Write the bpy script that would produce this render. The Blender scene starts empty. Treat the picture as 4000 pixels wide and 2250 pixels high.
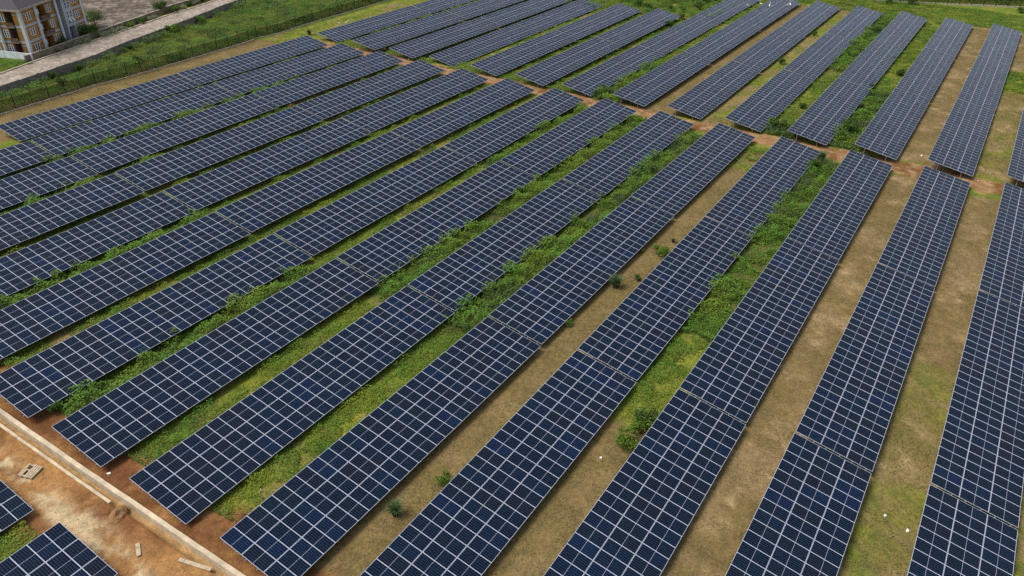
import bpy, bmesh, math, random
import numpy as np
from mathutils import Matrix, Vector, Euler

# ------------------------------------------------------------------ camera, sky, sun, exposure
scene = bpy.context.scene
COL = scene.collection
CAMROT=[[0.542034, 0.453201, -0.707678], [-0.840269, 0.304453, -0.448616], [0.012142, 0.837805, 0.545835]]
LENS=27.1102
cam_data = bpy.data.cameras.new('camera')
cam_data.sensor_width = 36.0
cam_data.lens = LENS
cam_data.clip_start = 0.5
cam_data.clip_end = 6000.0
cam = bpy.data.objects.new('camera', cam_data)
cam.matrix_world = Matrix(CAMROT).to_4x4()
cam.matrix_world.translation = (-0.562, 0.0, 40.3 * 1.13)
COL.objects.link(cam)
scene.camera = cam

SUN_ELEV, SUN_AZ = math.radians(58), math.radians(128)     # azimuth counted from +x towards +y
world = bpy.data.worlds.new('World')
scene.world = world
world.use_nodes = True
wn, wl = world.node_tree.nodes, world.node_tree.links
wn.clear()
w_out = wn.new('ShaderNodeOutputWorld')
w_bg = wn.new('ShaderNodeBackground')
w_sky = wn.new('ShaderNodeTexSky')
w_sky.sky_type = 'NISHITA'
w_sky.sun_disc = False
w_sky.sun_elevation = SUN_ELEV
w_sky.sun_rotation = math.radians(90) - SUN_AZ
w_sky.air_density = 1.0
w_sky.dust_density = 3.0
w_sky.ozone_density = 1.0
w_hsv = wn.new('ShaderNodeHueSaturation')                   # thin cloud: a paler sky
w_hsv.inputs['Saturation'].default_value = 0.55
w_bg.inputs['Strength'].default_value = 0.10
wl.new(w_sky.outputs[0], w_hsv.inputs['Color'])
wl.new(w_hsv.outputs[0], w_bg.inputs['Color'])
wl.new(w_bg.outputs[0], w_out.inputs['Surface'])

sun_data = bpy.data.lights.new('sun', 'SUN')
sun_data.energy = 1.5
sun_data.angle = math.radians(24)
sun_data.color = (1.0, 0.955, 0.88)
sun = bpy.data.objects.new('sun', sun_data)
sd = Vector((math.cos(SUN_AZ) * math.cos(SUN_ELEV), math.sin(SUN_AZ) * math.cos(SUN_ELEV), math.sin(SUN_ELEV)))
sun.rotation_euler = sd.to_track_quat('Z', 'Y').to_euler()
sun.location = (-40, 60, 120)
COL.objects.link(sun)

scene.view_settings.view_transform = 'Standard'
scene.view_settings.look = 'None'
scene.view_settings.exposure = 0.85
scene.view_settings.gamma = 1.0
scene.cycles.max_bounces = 5
scene.cycles.diffuse_bounces = 2
scene.cycles.glossy_bounces = 2
scene.cycles.transparent_max_bounces = 8
scene.cycles.use_denoising = False

random.seed(11)
RNG = np.random.default_rng(7)

# ------------------------------------------------------------------ survey of the site (metres)
TABLES=[('B2',1,50.58,121.86,1.13,-0.0093),('B3',1,82.9,122.09,0.81,-0.0094),('C1',1,119.28,123.72,-0.15,-0.0109),('C2',1,151.59,123.72,-0.5,-0.0109),('B1',2,17.83,111.26,1.82,-0.0102),('B2',2,50.15,111.51,1.47,-0.0121),('B3',2,82.46,111.68,1.06,-0.0129),('C1',2,117.07,111.36,0.75,-0.0109),('C2',2,149.38,111.36,0.4,-0.0109),('C3',2,181.7,111.36,0.05,-0.0109),('B1',3,17.63,100.94,2.0,-0.01),('B2',3,49.95,101.17,1.64,-0.0093),('B3',3,82.26,101.4,1.32,-0.0139),('C1',3,117.59,101.96,0.55,-0.0109),('C2',3,149.9,101.96,0.2,-0.0109),('C3',3,182.22,101.96,-0.15,-0.0109),('B1',4,17.52,90.72,2.14,-0.0099),('B2',4,49.83,91.0,1.78,-0.0137),('B3',4,82.15,91.26,1.31,-0.0125),('C1',4,119.77,93.6,-0.19,-0.0085),('C2',4,152.09,93.6,-0.47,-0.0085),('B1',5,17.67,81.02,2.11,-0.0102),('B2',5,49.99,81.24,1.74,-0.0126),('B3',5,82.3,81.48,1.29,-0.0109),('C1',5,117.79,82.14,0.59,-0.0093),('C2',5,150.11,82.14,0.29,-0.0093),('B1',6,17.6,71.09,2.16,-0.0102),('B2',6,49.91,71.32,1.78,-0.0122),('B3',6,82.22,71.46,1.35,-0.013),('C1',6,117.68,71.86,0.7,-0.0087),('C2',6,150.0,71.86,0.42,-0.0087),('B1',7,17.84,61.43,2.2,-0.0144),('B2',7,50.15,61.58,1.68,-0.0136),('B3',7,82.47,61.7,1.21,-0.0076),('C1',7,118.4,62.44,0.42,-0.0109),('C2',7,150.72,62.44,0.07,-0.0109),('C3',7,183.04,62.44,-0.28,-0.0109),('B1',8,17.92,51.73,2.02,-0.0101),('B2',8,50.23,51.93,1.63,-0.009),('B3',8,82.55,51.9,1.34,-0.0089),('C1',8,118.39,52.32,0.65,-0.0084),('C2',8,150.71,52.32,0.38,-0.0084),('C3',8,183.03,52.32,0.1,-0.0084),('B1',9,17.95,41.78,2.02,-0.0086),('B2',9,50.25,41.93,1.67,-0.0123),('B3',9,82.57,41.88,1.25,-0.0092),('C1',9,118.64,42.34,0.44,-0.0062),('C2',9,150.96,42.34,0.24,-0.0062),('C3',9,183.28,42.34,0.04,-0.0062),('B1',10,17.9,31.67,2.35,-0.0151),('B2',10,50.21,31.79,1.78,-0.0082),('B3',10,82.52,31.87,1.47,-0.0118),('C1',10,118.12,32.17,0.7,-0.0066),('C2',10,150.43,32.17,0.49,-0.0066),('C3',10,182.75,32.17,0.28,-0.0066),('B1',11,17.87,21.81,2.37,-0.0106),('B2',11,50.18,21.9,1.93,-0.0105),('B3',11,82.49,21.98,1.54,-0.0139),('C1',11,117.6,21.99,1.05,-0.0084),('C2',11,149.92,21.99,0.77,-0.0084),('C3',11,182.24,21.99,0.5,-0.0084),('B1',12,17.81,11.91,2.5,-0.0105),('B2',12,50.11,11.96,2.06,-0.0085),('B3',12,82.43,12.01,1.73,-0.0109),('C1',12,117.1,12.0,1.32,-0.0105),('C2',12,149.42,12.0,0.98,-0.0105),('C3',12,181.74,12.0,0.64,-0.0105),('B1',13,17.59,2.07,2.74,-0.0102),('B2',13,49.9,2.05,2.3,-0.0132),('B3',13,82.21,2.04,1.81,-0.0111),('C1',13,116.83,2.03,1.43,-0.0112),('C2',13,149.15,2.03,1.07,-0.0112),('C3',13,181.47,2.03,0.71,-0.0112),('B1',14,17.93,-7.82,2.54,-0.0107),('B2',14,50.24,-7.86,2.08,-0.0094),('B3',14,82.55,-7.88,1.74,-0.0093),('C1',14,117.49,-7.9,1.31,-0.0109),('C2',14,149.81,-7.9,0.96,-0.0109),('A',1,-19.12,51.92,2.38,-0.0109),('A',2,-19.25,41.58,2.95,-0.01)]
TILT=0.16669
W=6.1519
FENCE=[[55.65,134.44],[60.96,134.86],[66.92,135.23],[73.15,135.84],[78.81,135.28],[84.49,135.34],[90.53,135.72],[96.3,135.91],[102.7,136.17],[108.34,136.68],[111.9,137.78],[117.23,137.3],[127.58,138.86],[139.29,139.38],[158.26,140.21]]
WALL1=[[61.09,143.6],[70.9,145.98],[79.33,147.41],[90.08,151.47],[100.61,154.78],[110.57,157.82],[124.38,162.78],[129.49,164.19]]
KERB=[[66.9,155.55],[75.49,158.48],[84.94,161.22],[91.93,163.52],[103.81,166.86],[113.95,169.97],[124.09,172.06],[132.13,174.49]]
WALL2=[[74.14,159.53],[82.58,161.96],[90.32,164.67],[94.45,166.12],[102.05,168.52],[111.74,171.68],[117.2,173.92],[123.19,175.04]]
WHITE=[[75.36,159.57],[74.29,162.89],[73.1,166.39]]
BLD=[[76.86,162.28],[93.82,170.17]]
BUSHES=[[73.04,26.69],[64.24,27.92],[66.84,26.38],[72.68,28.9],[77.04,26.66],[31.49,26.28],[27.09,27.28],[55.26,28.67],[46.37,16.02],[44.77,16.01],[42.79,16.06],[122.39,27.42],[127.16,17.4],[122.9,18.4],[159.83,38.27],[173.19,28.12],[196.38,27.15],[164.21,16.33],[134.62,27.25],[139.5,18.48],[185.99,38.33],[181.28,28.48],[173.77,19.1],[152.17,19.04],[122.95,59.26],[119.32,58.88],[112.55,46.95],[112.75,18.31],[109.75,18.82]]
FARBUSH=[[191.1,71.65],[189.62,74.58],[183.16,69.56],[201.73,73.26],[187.5,79.62],[189.52,83.46],[195.68,69.46],[203.83,70.44],[207.22,69.29],[199.85,81.89],[174.73,68.72],[231.41,30.98],[233.88,25.98],[240.84,0.85]]
WALLBUSH=[[103.36,156.91],[113.76,161.07],[76.39,145.9],[90.39,152.29],[70.05,140.42],[71.36,147.65],[85.86,141.54]]
TREES=[[97.2,172.95],[92.04,165.46],[114.26,172.99],[92.5,170.54],[84.45,167.16]]
HEDGE=[[82.02,161.48],[84.36,162.03],[85.92,162.46],[87.62,162.73],[89.35,163.01],[93.74,164.52],[95.18,164.93],[96.7,165.43],[98.24,165.94],[99.75,166.38],[102.1,166.92],[105.19,168.1],[106.01,168.55],[108.8,169.54],[110.36,169.87],[115.95,171.54],[118.27,172.76],[120.59,173.18],[122.67,174.0],[124.79,174.84],[126.59,175.23],[128.27,175.82]]
CHAN=[[17.16,61.56],[17.19,46.99],[17.09,36.95],[17.09,32.25]]
PALLET=[[14.4,53.68],[15.29,53.97],[15.44,52.99],[14.56,52.69]]
PLANKS=[[15.93,36.98],[16.59,34.5],[15.22,40.53],[14.64,39.55]]
MOUND=[[16.02,43.98]]
FAR=[[236.72,24.89],[241.39,15.25],[248.04,0.25]]
PERSON=[[84.36,98.33],[120.84,109.14]]
BIRDS=[[203.16,58.37],[200.14,55.35],[201.18,53.46],[206.25,50.37],[208.26,50.27],[212.14,51.68],[213.01,52.45]]
STAKE=[[22.71,36.35]]
DEBRIS=[[18.11,48.21],[21.58,47.12],[122.74,6.26],[117.43,-1.88],[36.82,22.97],[40.44,17.42],[46.69,-2.69],[46.1,-4.33],[116.19,135.65],[118.19,136.93],[133.52,134.09],[206.55,7.32],[176.64,5.72]]
PIPE=[[134.26,132.58],[135.31,133.25],[136.11,133.14]]
BOX=[[118.63,4.06,0.8]]
CORN=[[100.1,218.09],[259.61,0.93],[46.45,-11.67],[8.59,45.76],[176.02,113.23],[137.71,166.89]]
GRASSL=[[70.76,162.83],[71.93,156.62]]
LOT=[[98.43,173.55],[108.63,195.06],[124.03,183.54]]
PITCH, NMOD = 1.1405, 28      # along the row
MOD_GAP = 0.022
CT, ST = math.cos(TILT), math.sin(TILT)
HC = 1.1 * 1.13                             # height of a table's middle line over the ground
TLEN = NMOD * PITCH

_pts = []
for (b, r, x, y, z, p) in TABLES:
    for t in np.linspace(0, TLEN, 5):
        _pts.append((x + t, y, z + math.sin(p) * t - HC))
_pts = np.array(_pts)
_pl = np.linalg.lstsq(np.c_[np.ones(len(_pts)), _pts[:, 0] - 80, _pts[:, 1] - 55], _pts[:, 2], rcond=None)[0]
_res = _pts[:, 2] - (_pl[0] + _pl[1] * (_pts[:, 0] - 80) + _pl[2] * (_pts[:, 1] - 55))

def hsh(ix, iy, seed):
    n = (ix.astype(np.int64) * 374761393 + iy.astype(np.int64) * 668265263 + seed * 974711) & 0x7fffffff
    n = ((n ^ (n >> 13)) * 1274126177) & 0x7fffffff
    return ((n ^ (n >> 16)) & 0xffff) / 65535.0

def noise(x, y, s, seed=0):
    x = np.asarray(x, float) / s + 1000; y = np.asarray(y, float) / s + 1000
    ix = np.floor(x); iy = np.floor(y); fx = x - ix; fy = y - iy
    fx = fx * fx * (3 - 2 * fx); fy = fy * fy * (3 - 2 * fy)
    a = hsh(ix, iy, seed); b = hsh(ix + 1, iy, seed); c = hsh(ix, iy + 1, seed); d = hsh(ix + 1, iy + 1, seed)
    return a + (b - a) * fx + (c - a) * fy + (a - b - c + d) * fx * fy

def fbm(x, y, s, seed=0, n=4):
    v, amp, tot = 0, 1.0, 0
    for i in range(n):
        v = v + amp * noise(x, y, s / 2 ** i, seed + 17 * i); tot += amp; amp *= 0.55
    return v / tot

def sstep(a, b, x):
    t = np.clip((np.asarray(x, float) - a) / (b - a), 0, 1)
    return t * t * (3 - 2 * t)

def base_z(x, y):
    x = np.asarray(x, float); y = np.asarray(y, float)
    sh = x.shape; xf = x.ravel(); yf = y.ravel(); out = np.empty(xf.shape)
    for i in range(0, len(xf), 20000):
        X = xf[i:i + 20000]; Y = yf[i:i + 20000]
        w = np.exp(-((X[:, None] - _pts[:, 0]) ** 2 + (Y[:, None] - _pts[:, 1]) ** 2) / (2 * 6.8 ** 2))
        out[i:i + 20000] = _pl[0] + _pl[1] * (X - 80) + _pl[2] * (Y - 55) + (w * _res).sum(1) / (w.sum(1) + 0.06)
    return out.reshape(sh)

CH_IN, CH_OUT = 16.52, 17.0                 # the drain runs along y between these two x
def line_y(line, x):
    L = np.array(line); return np.interp(x, L[:, 0], L[:, 1])

def ext(line):
    (a, b), (c, d) = line[0], line[1]
    (e, f), (g, h) = line[-2], line[-1]
    return [(a - 4 * (c - a), b - 4 * (d - b))] + [tuple(q) for q in line] + [(g + 6 * (g - e), h + 6 * (h - f))]
FENCE_X, WALL1_X, KERB_X, WALL2_X = ext(FENCE), ext(WALL1), ext(KERB), ext(WALL2)

_row_y = {}
for (b, r, x, y, z, p) in TABLES:
    _row_y.setdefault((b[0], r), []).append(y)
ROW_Y = {k: sum(v) / len(v) for k, v in _row_y.items()}

def dirtness(x, y):
    """how bare and red the soil is: the worked ground by the drain and the cross track"""
    wob = (fbm(x, y, 3.0, 5) - 0.5) * 3.0
    d = sstep(21.8, 20.2, x + wob) * sstep(10.4, 12.4, x + wob * 1.1)
    # the ground between the near rows dries out and is grassed earlier
    tr = sstep(113.2, 114.6, x + wob * .8) * sstep(119.4, 118.2, x + wob * .8) * sstep(128, 124, y)
    return np.clip(d, 0, 1), np.clip(tr, 0, 1)

def relief(x, y):
    d, t = dirtness(x, y)
    h = (fbm(x, y, 1.6, 31, 4) - 0.5) * 0.16 * np.maximum(d, t)
    h += (fbm(x, y, 6.0, 33, 3) - 0.5) * 0.12
    ruts = np.exp(-((x - 14.3 - 1.2 * (noise(x, y, 9, 3) - .5)) / 0.35) ** 2) + np.exp(-((x - 12.2 - 1.6 * (noise(x, y, 7, 4) - .5)) / 0.35) ** 2)
    h -= 0.10 * ruts * d
    ch = sstep(CH_IN - .08, CH_IN + .05, x) * sstep(CH_OUT + .16, CH_OUT + .10, x) * (y > -30) * (y < 95)
    h = h * (1 - ch) - 0.30 * ch
    return h

def ground_z(x, y):
    return base_z(x, y) + relief(x, y)

def gz1(x, y):
    return float(ground_z(np.array([x]), np.array([y]))[0])

# ------------------------------------------------------------------ helpers
def link(o, parent=None):
    COL.objects.link(o)
    if parent is not None: o.parent = parent
    return o

def tag(o, label=None, cat=None, group=None, kind=None):
    if label: o['label'] = label
    if cat: o['category'] = cat
    if group: o['group'] = group
    if kind: o['kind'] = kind
    return o

def empty(name, loc, rotz=0.0):
    o = bpy.data.objects.new(name, None)
    o.empty_display_size = 0.2
    o.location = loc; o.rotation_euler = (0, 0, rotz)
    return link(o)

def mesh_from(name, V, F, mats, smooth=False, face_mat=None):
    me = bpy.data.meshes.new(name)
    me.from_pydata([tuple(v) for v in V], [], [tuple(f) for f in F])
    for m in (mats if isinstance(mats, (list, tuple)) else [mats]): me.materials.append(m)
    if face_mat is not None: me.polygons.foreach_set('material_index', face_mat)
    if smooth: me.polygons.foreach_set('use_smooth', [True] * len(me.polygons))
    me.update()
    return me

def quads_mesh(name, V, nq, mat, attrs=None, verts_per=4):
    """V: (nq*verts_per,3) array of separate faces"""
    me = bpy.data.meshes.new(name)
    nv = len(V)
    me.vertices.add(nv); me.vertices.foreach_set('co', np.ascontiguousarray(V, dtype=np.float32).ravel())
    me.loops.add(nv); me.loops.foreach_set('vertex_index', np.arange(nv, dtype=np.int32))
    me.polygons.add(nq); me.polygons.foreach_set('loop_start', np.arange(0, nv, verts_per, dtype=np.int32))
    me.polygons.foreach_set('loop_total', np.full(nq, verts_per, dtype=np.int32))
    me.materials.append(mat)
    for k, a in (attrs or {}).items():
        at = me.attributes.new(k, 'FLOAT', 'FACE'); at.data.foreach_set('value', np.ascontiguousarray(a, dtype=np.float32))
    me.update(calc_edges=True)
    return me

class MB:
    """collects solids and builds them as one mesh object"""
    def __init__(s): s.V = []; s.F = []
    def box(s, lo, hi, M=None):
        n = len(s.V)
        for z in (lo[2], hi[2]):
            for (x, y) in ((lo[0], lo[1]), (hi[0], lo[1]), (hi[0], hi[1]), (lo[0], hi[1])):
                v = Vector((x, y, z)); s.V.append(M @ v if M is not None else v)
        for f in ((3, 2, 1, 0), (4, 5, 6, 7), (0, 1, 5, 4), (1, 2, 6, 5), (2, 3, 7, 6), (3, 0, 4, 7)):
            s.F.append(tuple(n + i for i in f))
        return s
    def tube(s, pts, rad, seg=8, cap=True):
        pts = [Vector(p) for p in pts]; k = len(pts)
        rad = rad if isinstance(rad, (list, tuple)) else [rad] * k
        n = len(s.V)
        for i, p in enumerate(pts):
            t = (pts[min(i + 1, k - 1)] - pts[max(i - 1, 0)]).normalized()
            a = t.orthogonal().normalized() if i == 0 else (pa - t * pa.dot(t)).normalized()
            pa = a; b = t.cross(a)
            for j in range(seg):
                th = 2 * math.pi * j / seg
                s.V.append(p + (a * math.cos(th) + b * math.sin(th)) * rad[i])
        for i in range(k - 1):
            for j in range(seg):
                s.F.append((n + i * seg + j, n + i * seg + (j + 1) % seg, n + (i + 1) * seg + (j + 1) % seg, n + (i + 1) * seg + j))
        if cap:
            s.F.append(tuple(n + j for j in reversed(range(seg))))
            s.F.append(tuple(n + (k - 1) * seg + j for j in range(seg)))
        return s
    def prism(s, poly, z0, z1, M=None):
        n = len(s.V); k = len(poly)
        for z in (z0, z1):
            for (x, y) in poly:
                v = Vector((x, y, z)); s.V.append(M @ v if M is not None else v)
        s.F.append(tuple(n + i for i in reversed(range(k)))); s.F.append(tuple(n + k + i for i in range(k)))
        for i in range(k):
            j = (i + 1) % k; s.F.append((n + i, n + j, n + k + j, n + k + i))
        return s
    def build(s, name, mat, parent=None, loc=None, rot=None, smooth=False):
        o = bpy.data.objects.new(name, mesh_from(name, s.V, s.F, mat, smooth))
        if loc is not None: o.location = loc
        if rot is not None: o.rotation_euler = rot
        return link(o, parent)

# ------------------------------------------------------------------ materials
def new_mat(name):
    m = bpy.data.materials.new(name); m.use_nodes = True
    nt = m.node_tree; nt.nodes.clear()
    out = nt.nodes.new('ShaderNodeOutputMaterial')
    return m, nt, nt.nodes, nt.links, out

def nnode(ns, t, **kw):
    n = ns.new(t)
    for k, v in kw.items(): setattr(n, k, v)
    return n

def math_node(ns, ls, op, a, b=None, c=None):
    n = ns.new('ShaderNodeMath'); n.operation = op
    for i, v in enumerate((a, b, c)):
        if v is None: continue
        if isinstance(v, (int, float)): n.inputs[i].default_value = v
        else: ls.new(v, n.inputs[i])
    return n.outputs[0]

def mix_col(ns, ls, fac, a, b, blend='MIX'):
    n = ns.new('ShaderNodeMix'); n.data_type = 'RGBA'; n.blend_type = blend
    for i, v in ((0, fac), (6, a), (7, b)):
        if isinstance(v, (int, float)): n.inputs[i].default_value = v
        elif isinstance(v, tuple): n.inputs[i].default_value = (*v, 1.0)[:4]
        else: ls.new(v, n.inputs[i])
    return n.outputs[2]

def tex_noise(ns, ls, scale, detail=4.0, rough=0.6, coord='Object', vec=None):
    if vec is None:
        tc = ns.new('ShaderNodeTexCoord'); vec = tc.outputs[coord]
    n = ns.new('ShaderNodeTexNoise'); n.inputs['Scale'].default_value = scale
    n.inputs['Detail'].default_value = detail; n.inputs['Roughness'].default_value = rough
    ls.new(vec, n.inputs['Vector'])
    return n.outputs['Fac']

def ramp(ns, ls, fac, stops):
    n = ns.new('ShaderNodeValToRGB'); el = n.color_ramp.elements
    while len(el) < len(stops): el.new(0.5)
    for e, (p, c) in zip(el, stops): e.position = p; e.color = (*c, 1.0)
    ls.new(fac, n.inputs[0]); return n.outputs[0]

def plain(name, col, rough=0.7, metal=0.0, var=0.25, scale=3.0, bump=0.0, spec=0.3):
    m, nt, ns, ls, out = new_mat(name)
    p = ns.new('ShaderNodeBsdfPrincipled')
    f = tex_noise(ns, ls, scale)
    lo = tuple(c * (1 - var) for c in col); hi = tuple(min(1, c * (1 + var)) for c in col)
    ls.new(ramp(ns, ls, f, [(0.3, lo), (0.7, hi)]), p.inputs['Base Color'])
    p.inputs['Roughness'].default_value = rough; p.inputs['Metallic'].default_value = metal
    p.inputs['Specular IOR Level'].default_value = spec
    if bump:
        b = ns.new('ShaderNodeBump'); b.inputs['Strength'].default_value = bump; b.inputs['Distance'].default_value = 0.05
        ls.new(tex_noise(ns, ls, scale * 6), b.inputs['Height']); ls.new(b.outputs[0], p.inputs['Normal'])
    ls.new(p.outputs[0], out.inputs['Surface'])
    return m

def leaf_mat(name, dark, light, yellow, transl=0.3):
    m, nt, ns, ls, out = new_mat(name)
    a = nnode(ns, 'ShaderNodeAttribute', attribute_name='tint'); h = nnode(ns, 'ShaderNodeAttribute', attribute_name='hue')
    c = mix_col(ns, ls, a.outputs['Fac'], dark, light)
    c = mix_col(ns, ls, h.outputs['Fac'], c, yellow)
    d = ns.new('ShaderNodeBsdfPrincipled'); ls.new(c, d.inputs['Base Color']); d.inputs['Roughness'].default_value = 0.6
    d.inputs['Specular IOR Level'].default_value = 0.2
    t = ns.new('ShaderNodeBsdfTranslucent'); ls.new(c, t.inputs['Color'])
    mx = ns.new('ShaderNodeMixShader'); mx.inputs[0].default_value = transl
    ls.new(d.outputs[0], mx.inputs[1]); ls.new(t.outputs[0], mx.inputs[2]); ls.new(mx.outputs[0], out.inputs['Surface'])
    return m

M = {}
M['leaf'] = leaf_mat('weed_leaf', (0.030, 0.078, 0.010), (0.125, 0.275, 0.030), (0.235, 0.285, 0.030))
M['blade'] = leaf_mat('grass_blade', (0.060, 0.095, 0.016), (0.185, 0.255, 0.038), (0.245, 0.200, 0.085))
M['reed'] = leaf_mat('tall_grass_blade', (0.030, 0.070, 0.028), (0.115, 0.200, 0.075), (0.180, 0.205, 0.070))
M['bush'] = leaf_mat('bush_leaf', (0.014, 0.045, 0.010), (0.085, 0.180, 0.032), (0.140, 0.195, 0.034))
M['pale_bush'] = leaf_mat('pale_bush_leaf', (0.10, 0.14, 0.06), (0.32, 0.36, 0.20), (0.42, 0.42, 0.26))
M['straw'] = leaf_mat('straw_fibre', (0.15, 0.10, 0.045), (0.36, 0.26, 0.13), (0.24, 0.18, 0.08), 0.1)
M['bark'] = plain('bark', (0.10, 0.075, 0.05), 0.9)
M['steel'] = plain('galvanised_steel', (0.52, 0.54, 0.55), 0.45, 0.6, 0.12, 5.0)
M['black_steel'] = plain('black_painted_steel', (0.012, 0.014, 0.013), 0.5)
M['concrete'] = plain('concrete', (0.40, 0.36, 0.28), 0.9, 0, 0.28, 1.3, 0.3)
M['kerbstone'] = plain('kerbstone', (0.42, 0.36, 0.27), 0.9, 0, 0.25, 1.0)
M['wood'] = plain('weathered_wood', (0.42, 0.34, 0.23), 0.85, 0, 0.25, 5.0)
M['white'] = plain('white_plastic', (0.75, 0.75, 0.72), 0.5, 0, 0.08)

# solar module: dark blue cells under glass, thin pale lines between the cells, a paler line across the middle
def module_mat(hl, hw):
    m, nt, ns, ls, out = new_mat('solar_glass')
    tc = ns.new('ShaderNodeTexCoord'); sp = ns.new('ShaderNodeSeparateXYZ'); ls.new(tc.outputs['Object'], sp.inputs[0])
    x, y = sp.outputs[0], sp.outputs[1]
    ow = hw * 2 - 0.050; ol = hl * 2 - 0.050
    def lines(v, size, n, wid):
        u = math_node(ns, ls, 'MULTIPLY', math_node(ns, ls, 'ADD', v, size / 2), n / size)
        fr = math_node(ns, ls, 'FRACT', u)
        d = math_node(ns, ls, 'ABSOLUTE', math_node(ns, ls, 'SUBTRACT', fr, 0.5))
        return math_node(ns, ls, 'GREATER_THAN', d, 0.5 - wid * n / size / 2)
    cols = lines(x, ow, 6, 0.011)
    rows = lines(y, ol, 24, 0.006)
    ax = math_node(ns, ls, 'ABSOLUTE', x); ay = math_node(ns, ls, 'ABSOLUTE', y)
    border = math_node(ns, ls, 'MAXIMUM', math_node(ns, ls, 'GREATER_THAN', ax, ow / 2), math_node(ns, ls, 'GREATER_THAN', ay, ol / 2))
    mid = math_node(ns, ls, 'LESS_THAN', ay, 0.012)
    oi = ns.new('ShaderNodeObjectInfo')
    # cell colour differs a little from module to module
    cell = ramp(ns, ls, oi.outputs['Random'], [(0.0, (0.0018, 0.0066, 0.0185)), (0.35, (0.0019, 0.0072, 0.0210)), (0.62, (0.0042, 0.0070, 0.0160)),
                                             (0.80, (0.0020, 0.0088, 0.0220)), (0.92, (0.0019, 0.0084, 0.0270)), (1.0, (0.0018, 0.0095, 0.0350))])
    nz = tex_noise(ns, ls, 1.2, 2.0)
    cell = mix_col(ns, ls, 0.35, cell, mix_col(ns, ls, 1.0, cell, ramp(ns, ls, nz, [(0.3, (0.5, 0.5, 0.5)), (0.7, (1.6, 1.6, 1.6))]), 'MULTIPLY'))
    c = mix_col(ns, ls, math_node(ns, ls, 'MULTIPLY', rows, 0.5), cell, (0.035, 0.050, 0.070))
    c = mix_col(ns, ls, math_node(ns, ls, 'MULTIPLY', cols, 0.9), c, (0.085, 0.110, 0.140))
    c = mix_col(ns, ls, mid, c, (0.30, 0.33, 0.40))
    c = mix_col(ns, ls, border, c, (0.45, 0.47, 0.52))
    p = ns.new('ShaderNodeBsdfPrincipled'); ls.new(c, p.inputs['Base Color'])
    p.inputs['Roughness'].default_value = 0.22; p.inputs['IOR'].default_value = 1.45
    p.inputs['Specular IOR Level'].default_value = 0.10
    ls.new(p.outputs[0], out.inputs['Surface'])
    return m

# ------------------------------------------------------------------ ground: one sheet out to the horizon
HALF = W / 2 * CT
# kind of cover in each gap below a row: (block, row, x from, x to, kind)
COVER = [
    ('B', 0, 44, 112, 'dry'), ('B', 0, 112, 260, 'lawn'), ('B', 1, 20, 113, 'low'), ('B', 2, 20, 48, 'low'), ('B', 2, 48, 96, 'weed'), ('B', 2, 96, 113, 'low'),
    ('B', 3, 20, 58, 'weed'), ('B', 3, 58, 113, 'low'), ('B', 4, 20, 113, 'low'), ('B', 5, 20, 50, 'weed'), ('B', 5, 50, 113, 'low'),
    ('B', 6, 20, 113, 'low'), ('B', 7, 20, 48, 'weed'), ('B', 7, 48, 82, 'low'), ('B', 7, 82, 113, 'weed'), ('B', 8, 20, 48, 'low'), ('B', 8, 48, 113, 'weed'),
    ('B', 9, 20, 48, 'low'), ('B', 9, 48, 108, 'tall'), ('B', 9, 108, 113, 'weed'), ('B', 10, 20, 102, 'dry'), ('B', 10, 102, 113, 'low'),
    ('B', 11, 20, 45.5, 'dry'), ('B', 11, 45.5, 60, 'lowgreen'), ('B', 11, 60, 82, 'weed'), ('B', 11, 82, 112, 'tall'), ('B', 12, 20, 113, 'straw'), ('B', 13, 20, 68, 'mixed'), ('B', 13, 68, 113, 'straw'),
    ('B', 14, 20, 113, 'mixed'), ('A', 1, -15, 12.0, 'lowgreen'), ('A', 2, -15, 10, 'low'),
    ('C', 1, 118, 240, 'low'), ('C', 2, 118, 240, 'low'), ('C', 3, 118, 240, 'low'), ('C', 4, 118, 240, 'low'), ('C', 5, 118, 240, 'low'), ('C', 6, 118, 240, 'low'),
    ('C', 7, 118, 146, 'tall'), ('C', 7, 146, 240, 'low'), ('C', 8, 118, 216, 'dry'), ('C', 9, 118, 216, 'mixedgreen'), ('C', 10, 119, 125, 'tall'), ('C', 10, 125, 160, 'low'), ('C', 10, 160, 216, 'weed'),
    ('C', 11, 119, 131, 'tall'), ('C', 11, 131, 150, 'weed'), ('C', 11, 150, 216, 'lowgreen'), ('C', 12, 119, 216, 'straw'), ('C', 13, 119, 165, 'mixed'), ('C', 13, 165, 180, 'lowgreen'), ('C', 13, 180, 216, 'straw'), ('C', 14, 119, 216, 'mixedgreen'),
]
def gap_y(b, r):
    ry = lambda q: ROW_Y.get((b, q))
    up = ry(r); dn = ry(r + 1)
    if r == 0: return dn + HALF - .3, line_y(FENCE_X, 80) if b == 'B' else dn + 14
    if up is None and b == 'A': up = ROW_Y[('A', 2)]
    lo = (dn + HALF) if dn is not None else up - HALF - 4.2
    return lo, up - HALF

RG = np.random.default_rng(3)
def grid_axis(parts):
    out = []
    for a, b, st in parts: out += list(np.arange(a, b - 1e-6, st))
    return np.array(out + [parts[-1][1]])
gx = grid_axis([(-4000, -1000, 1000), (-1000, -200, 200), (-200, -20, 20), (-20, 6, 0.6), (6, 24, 0.2), (24, 116, 0.5), (116, 122, .3), (122, 270, 0.6), (270, 400, 10), (400, 1000, 100), (1000, 5000, 1000)])
gy = grid_axis([(-4000, -1000, 1000), (-1000, -100, 100), (-100, -30, 10), (-30, 20, 0.6), (20, 75, 0.3), (75, 225, 0.6), (225, 300, 10), (300, 1000, 100), (1000, 5000, 1000)])
GX, GY = np.meshgrid(gx, gy, indexing='ij')
GZ = ground_z(GX, GY)

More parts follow.
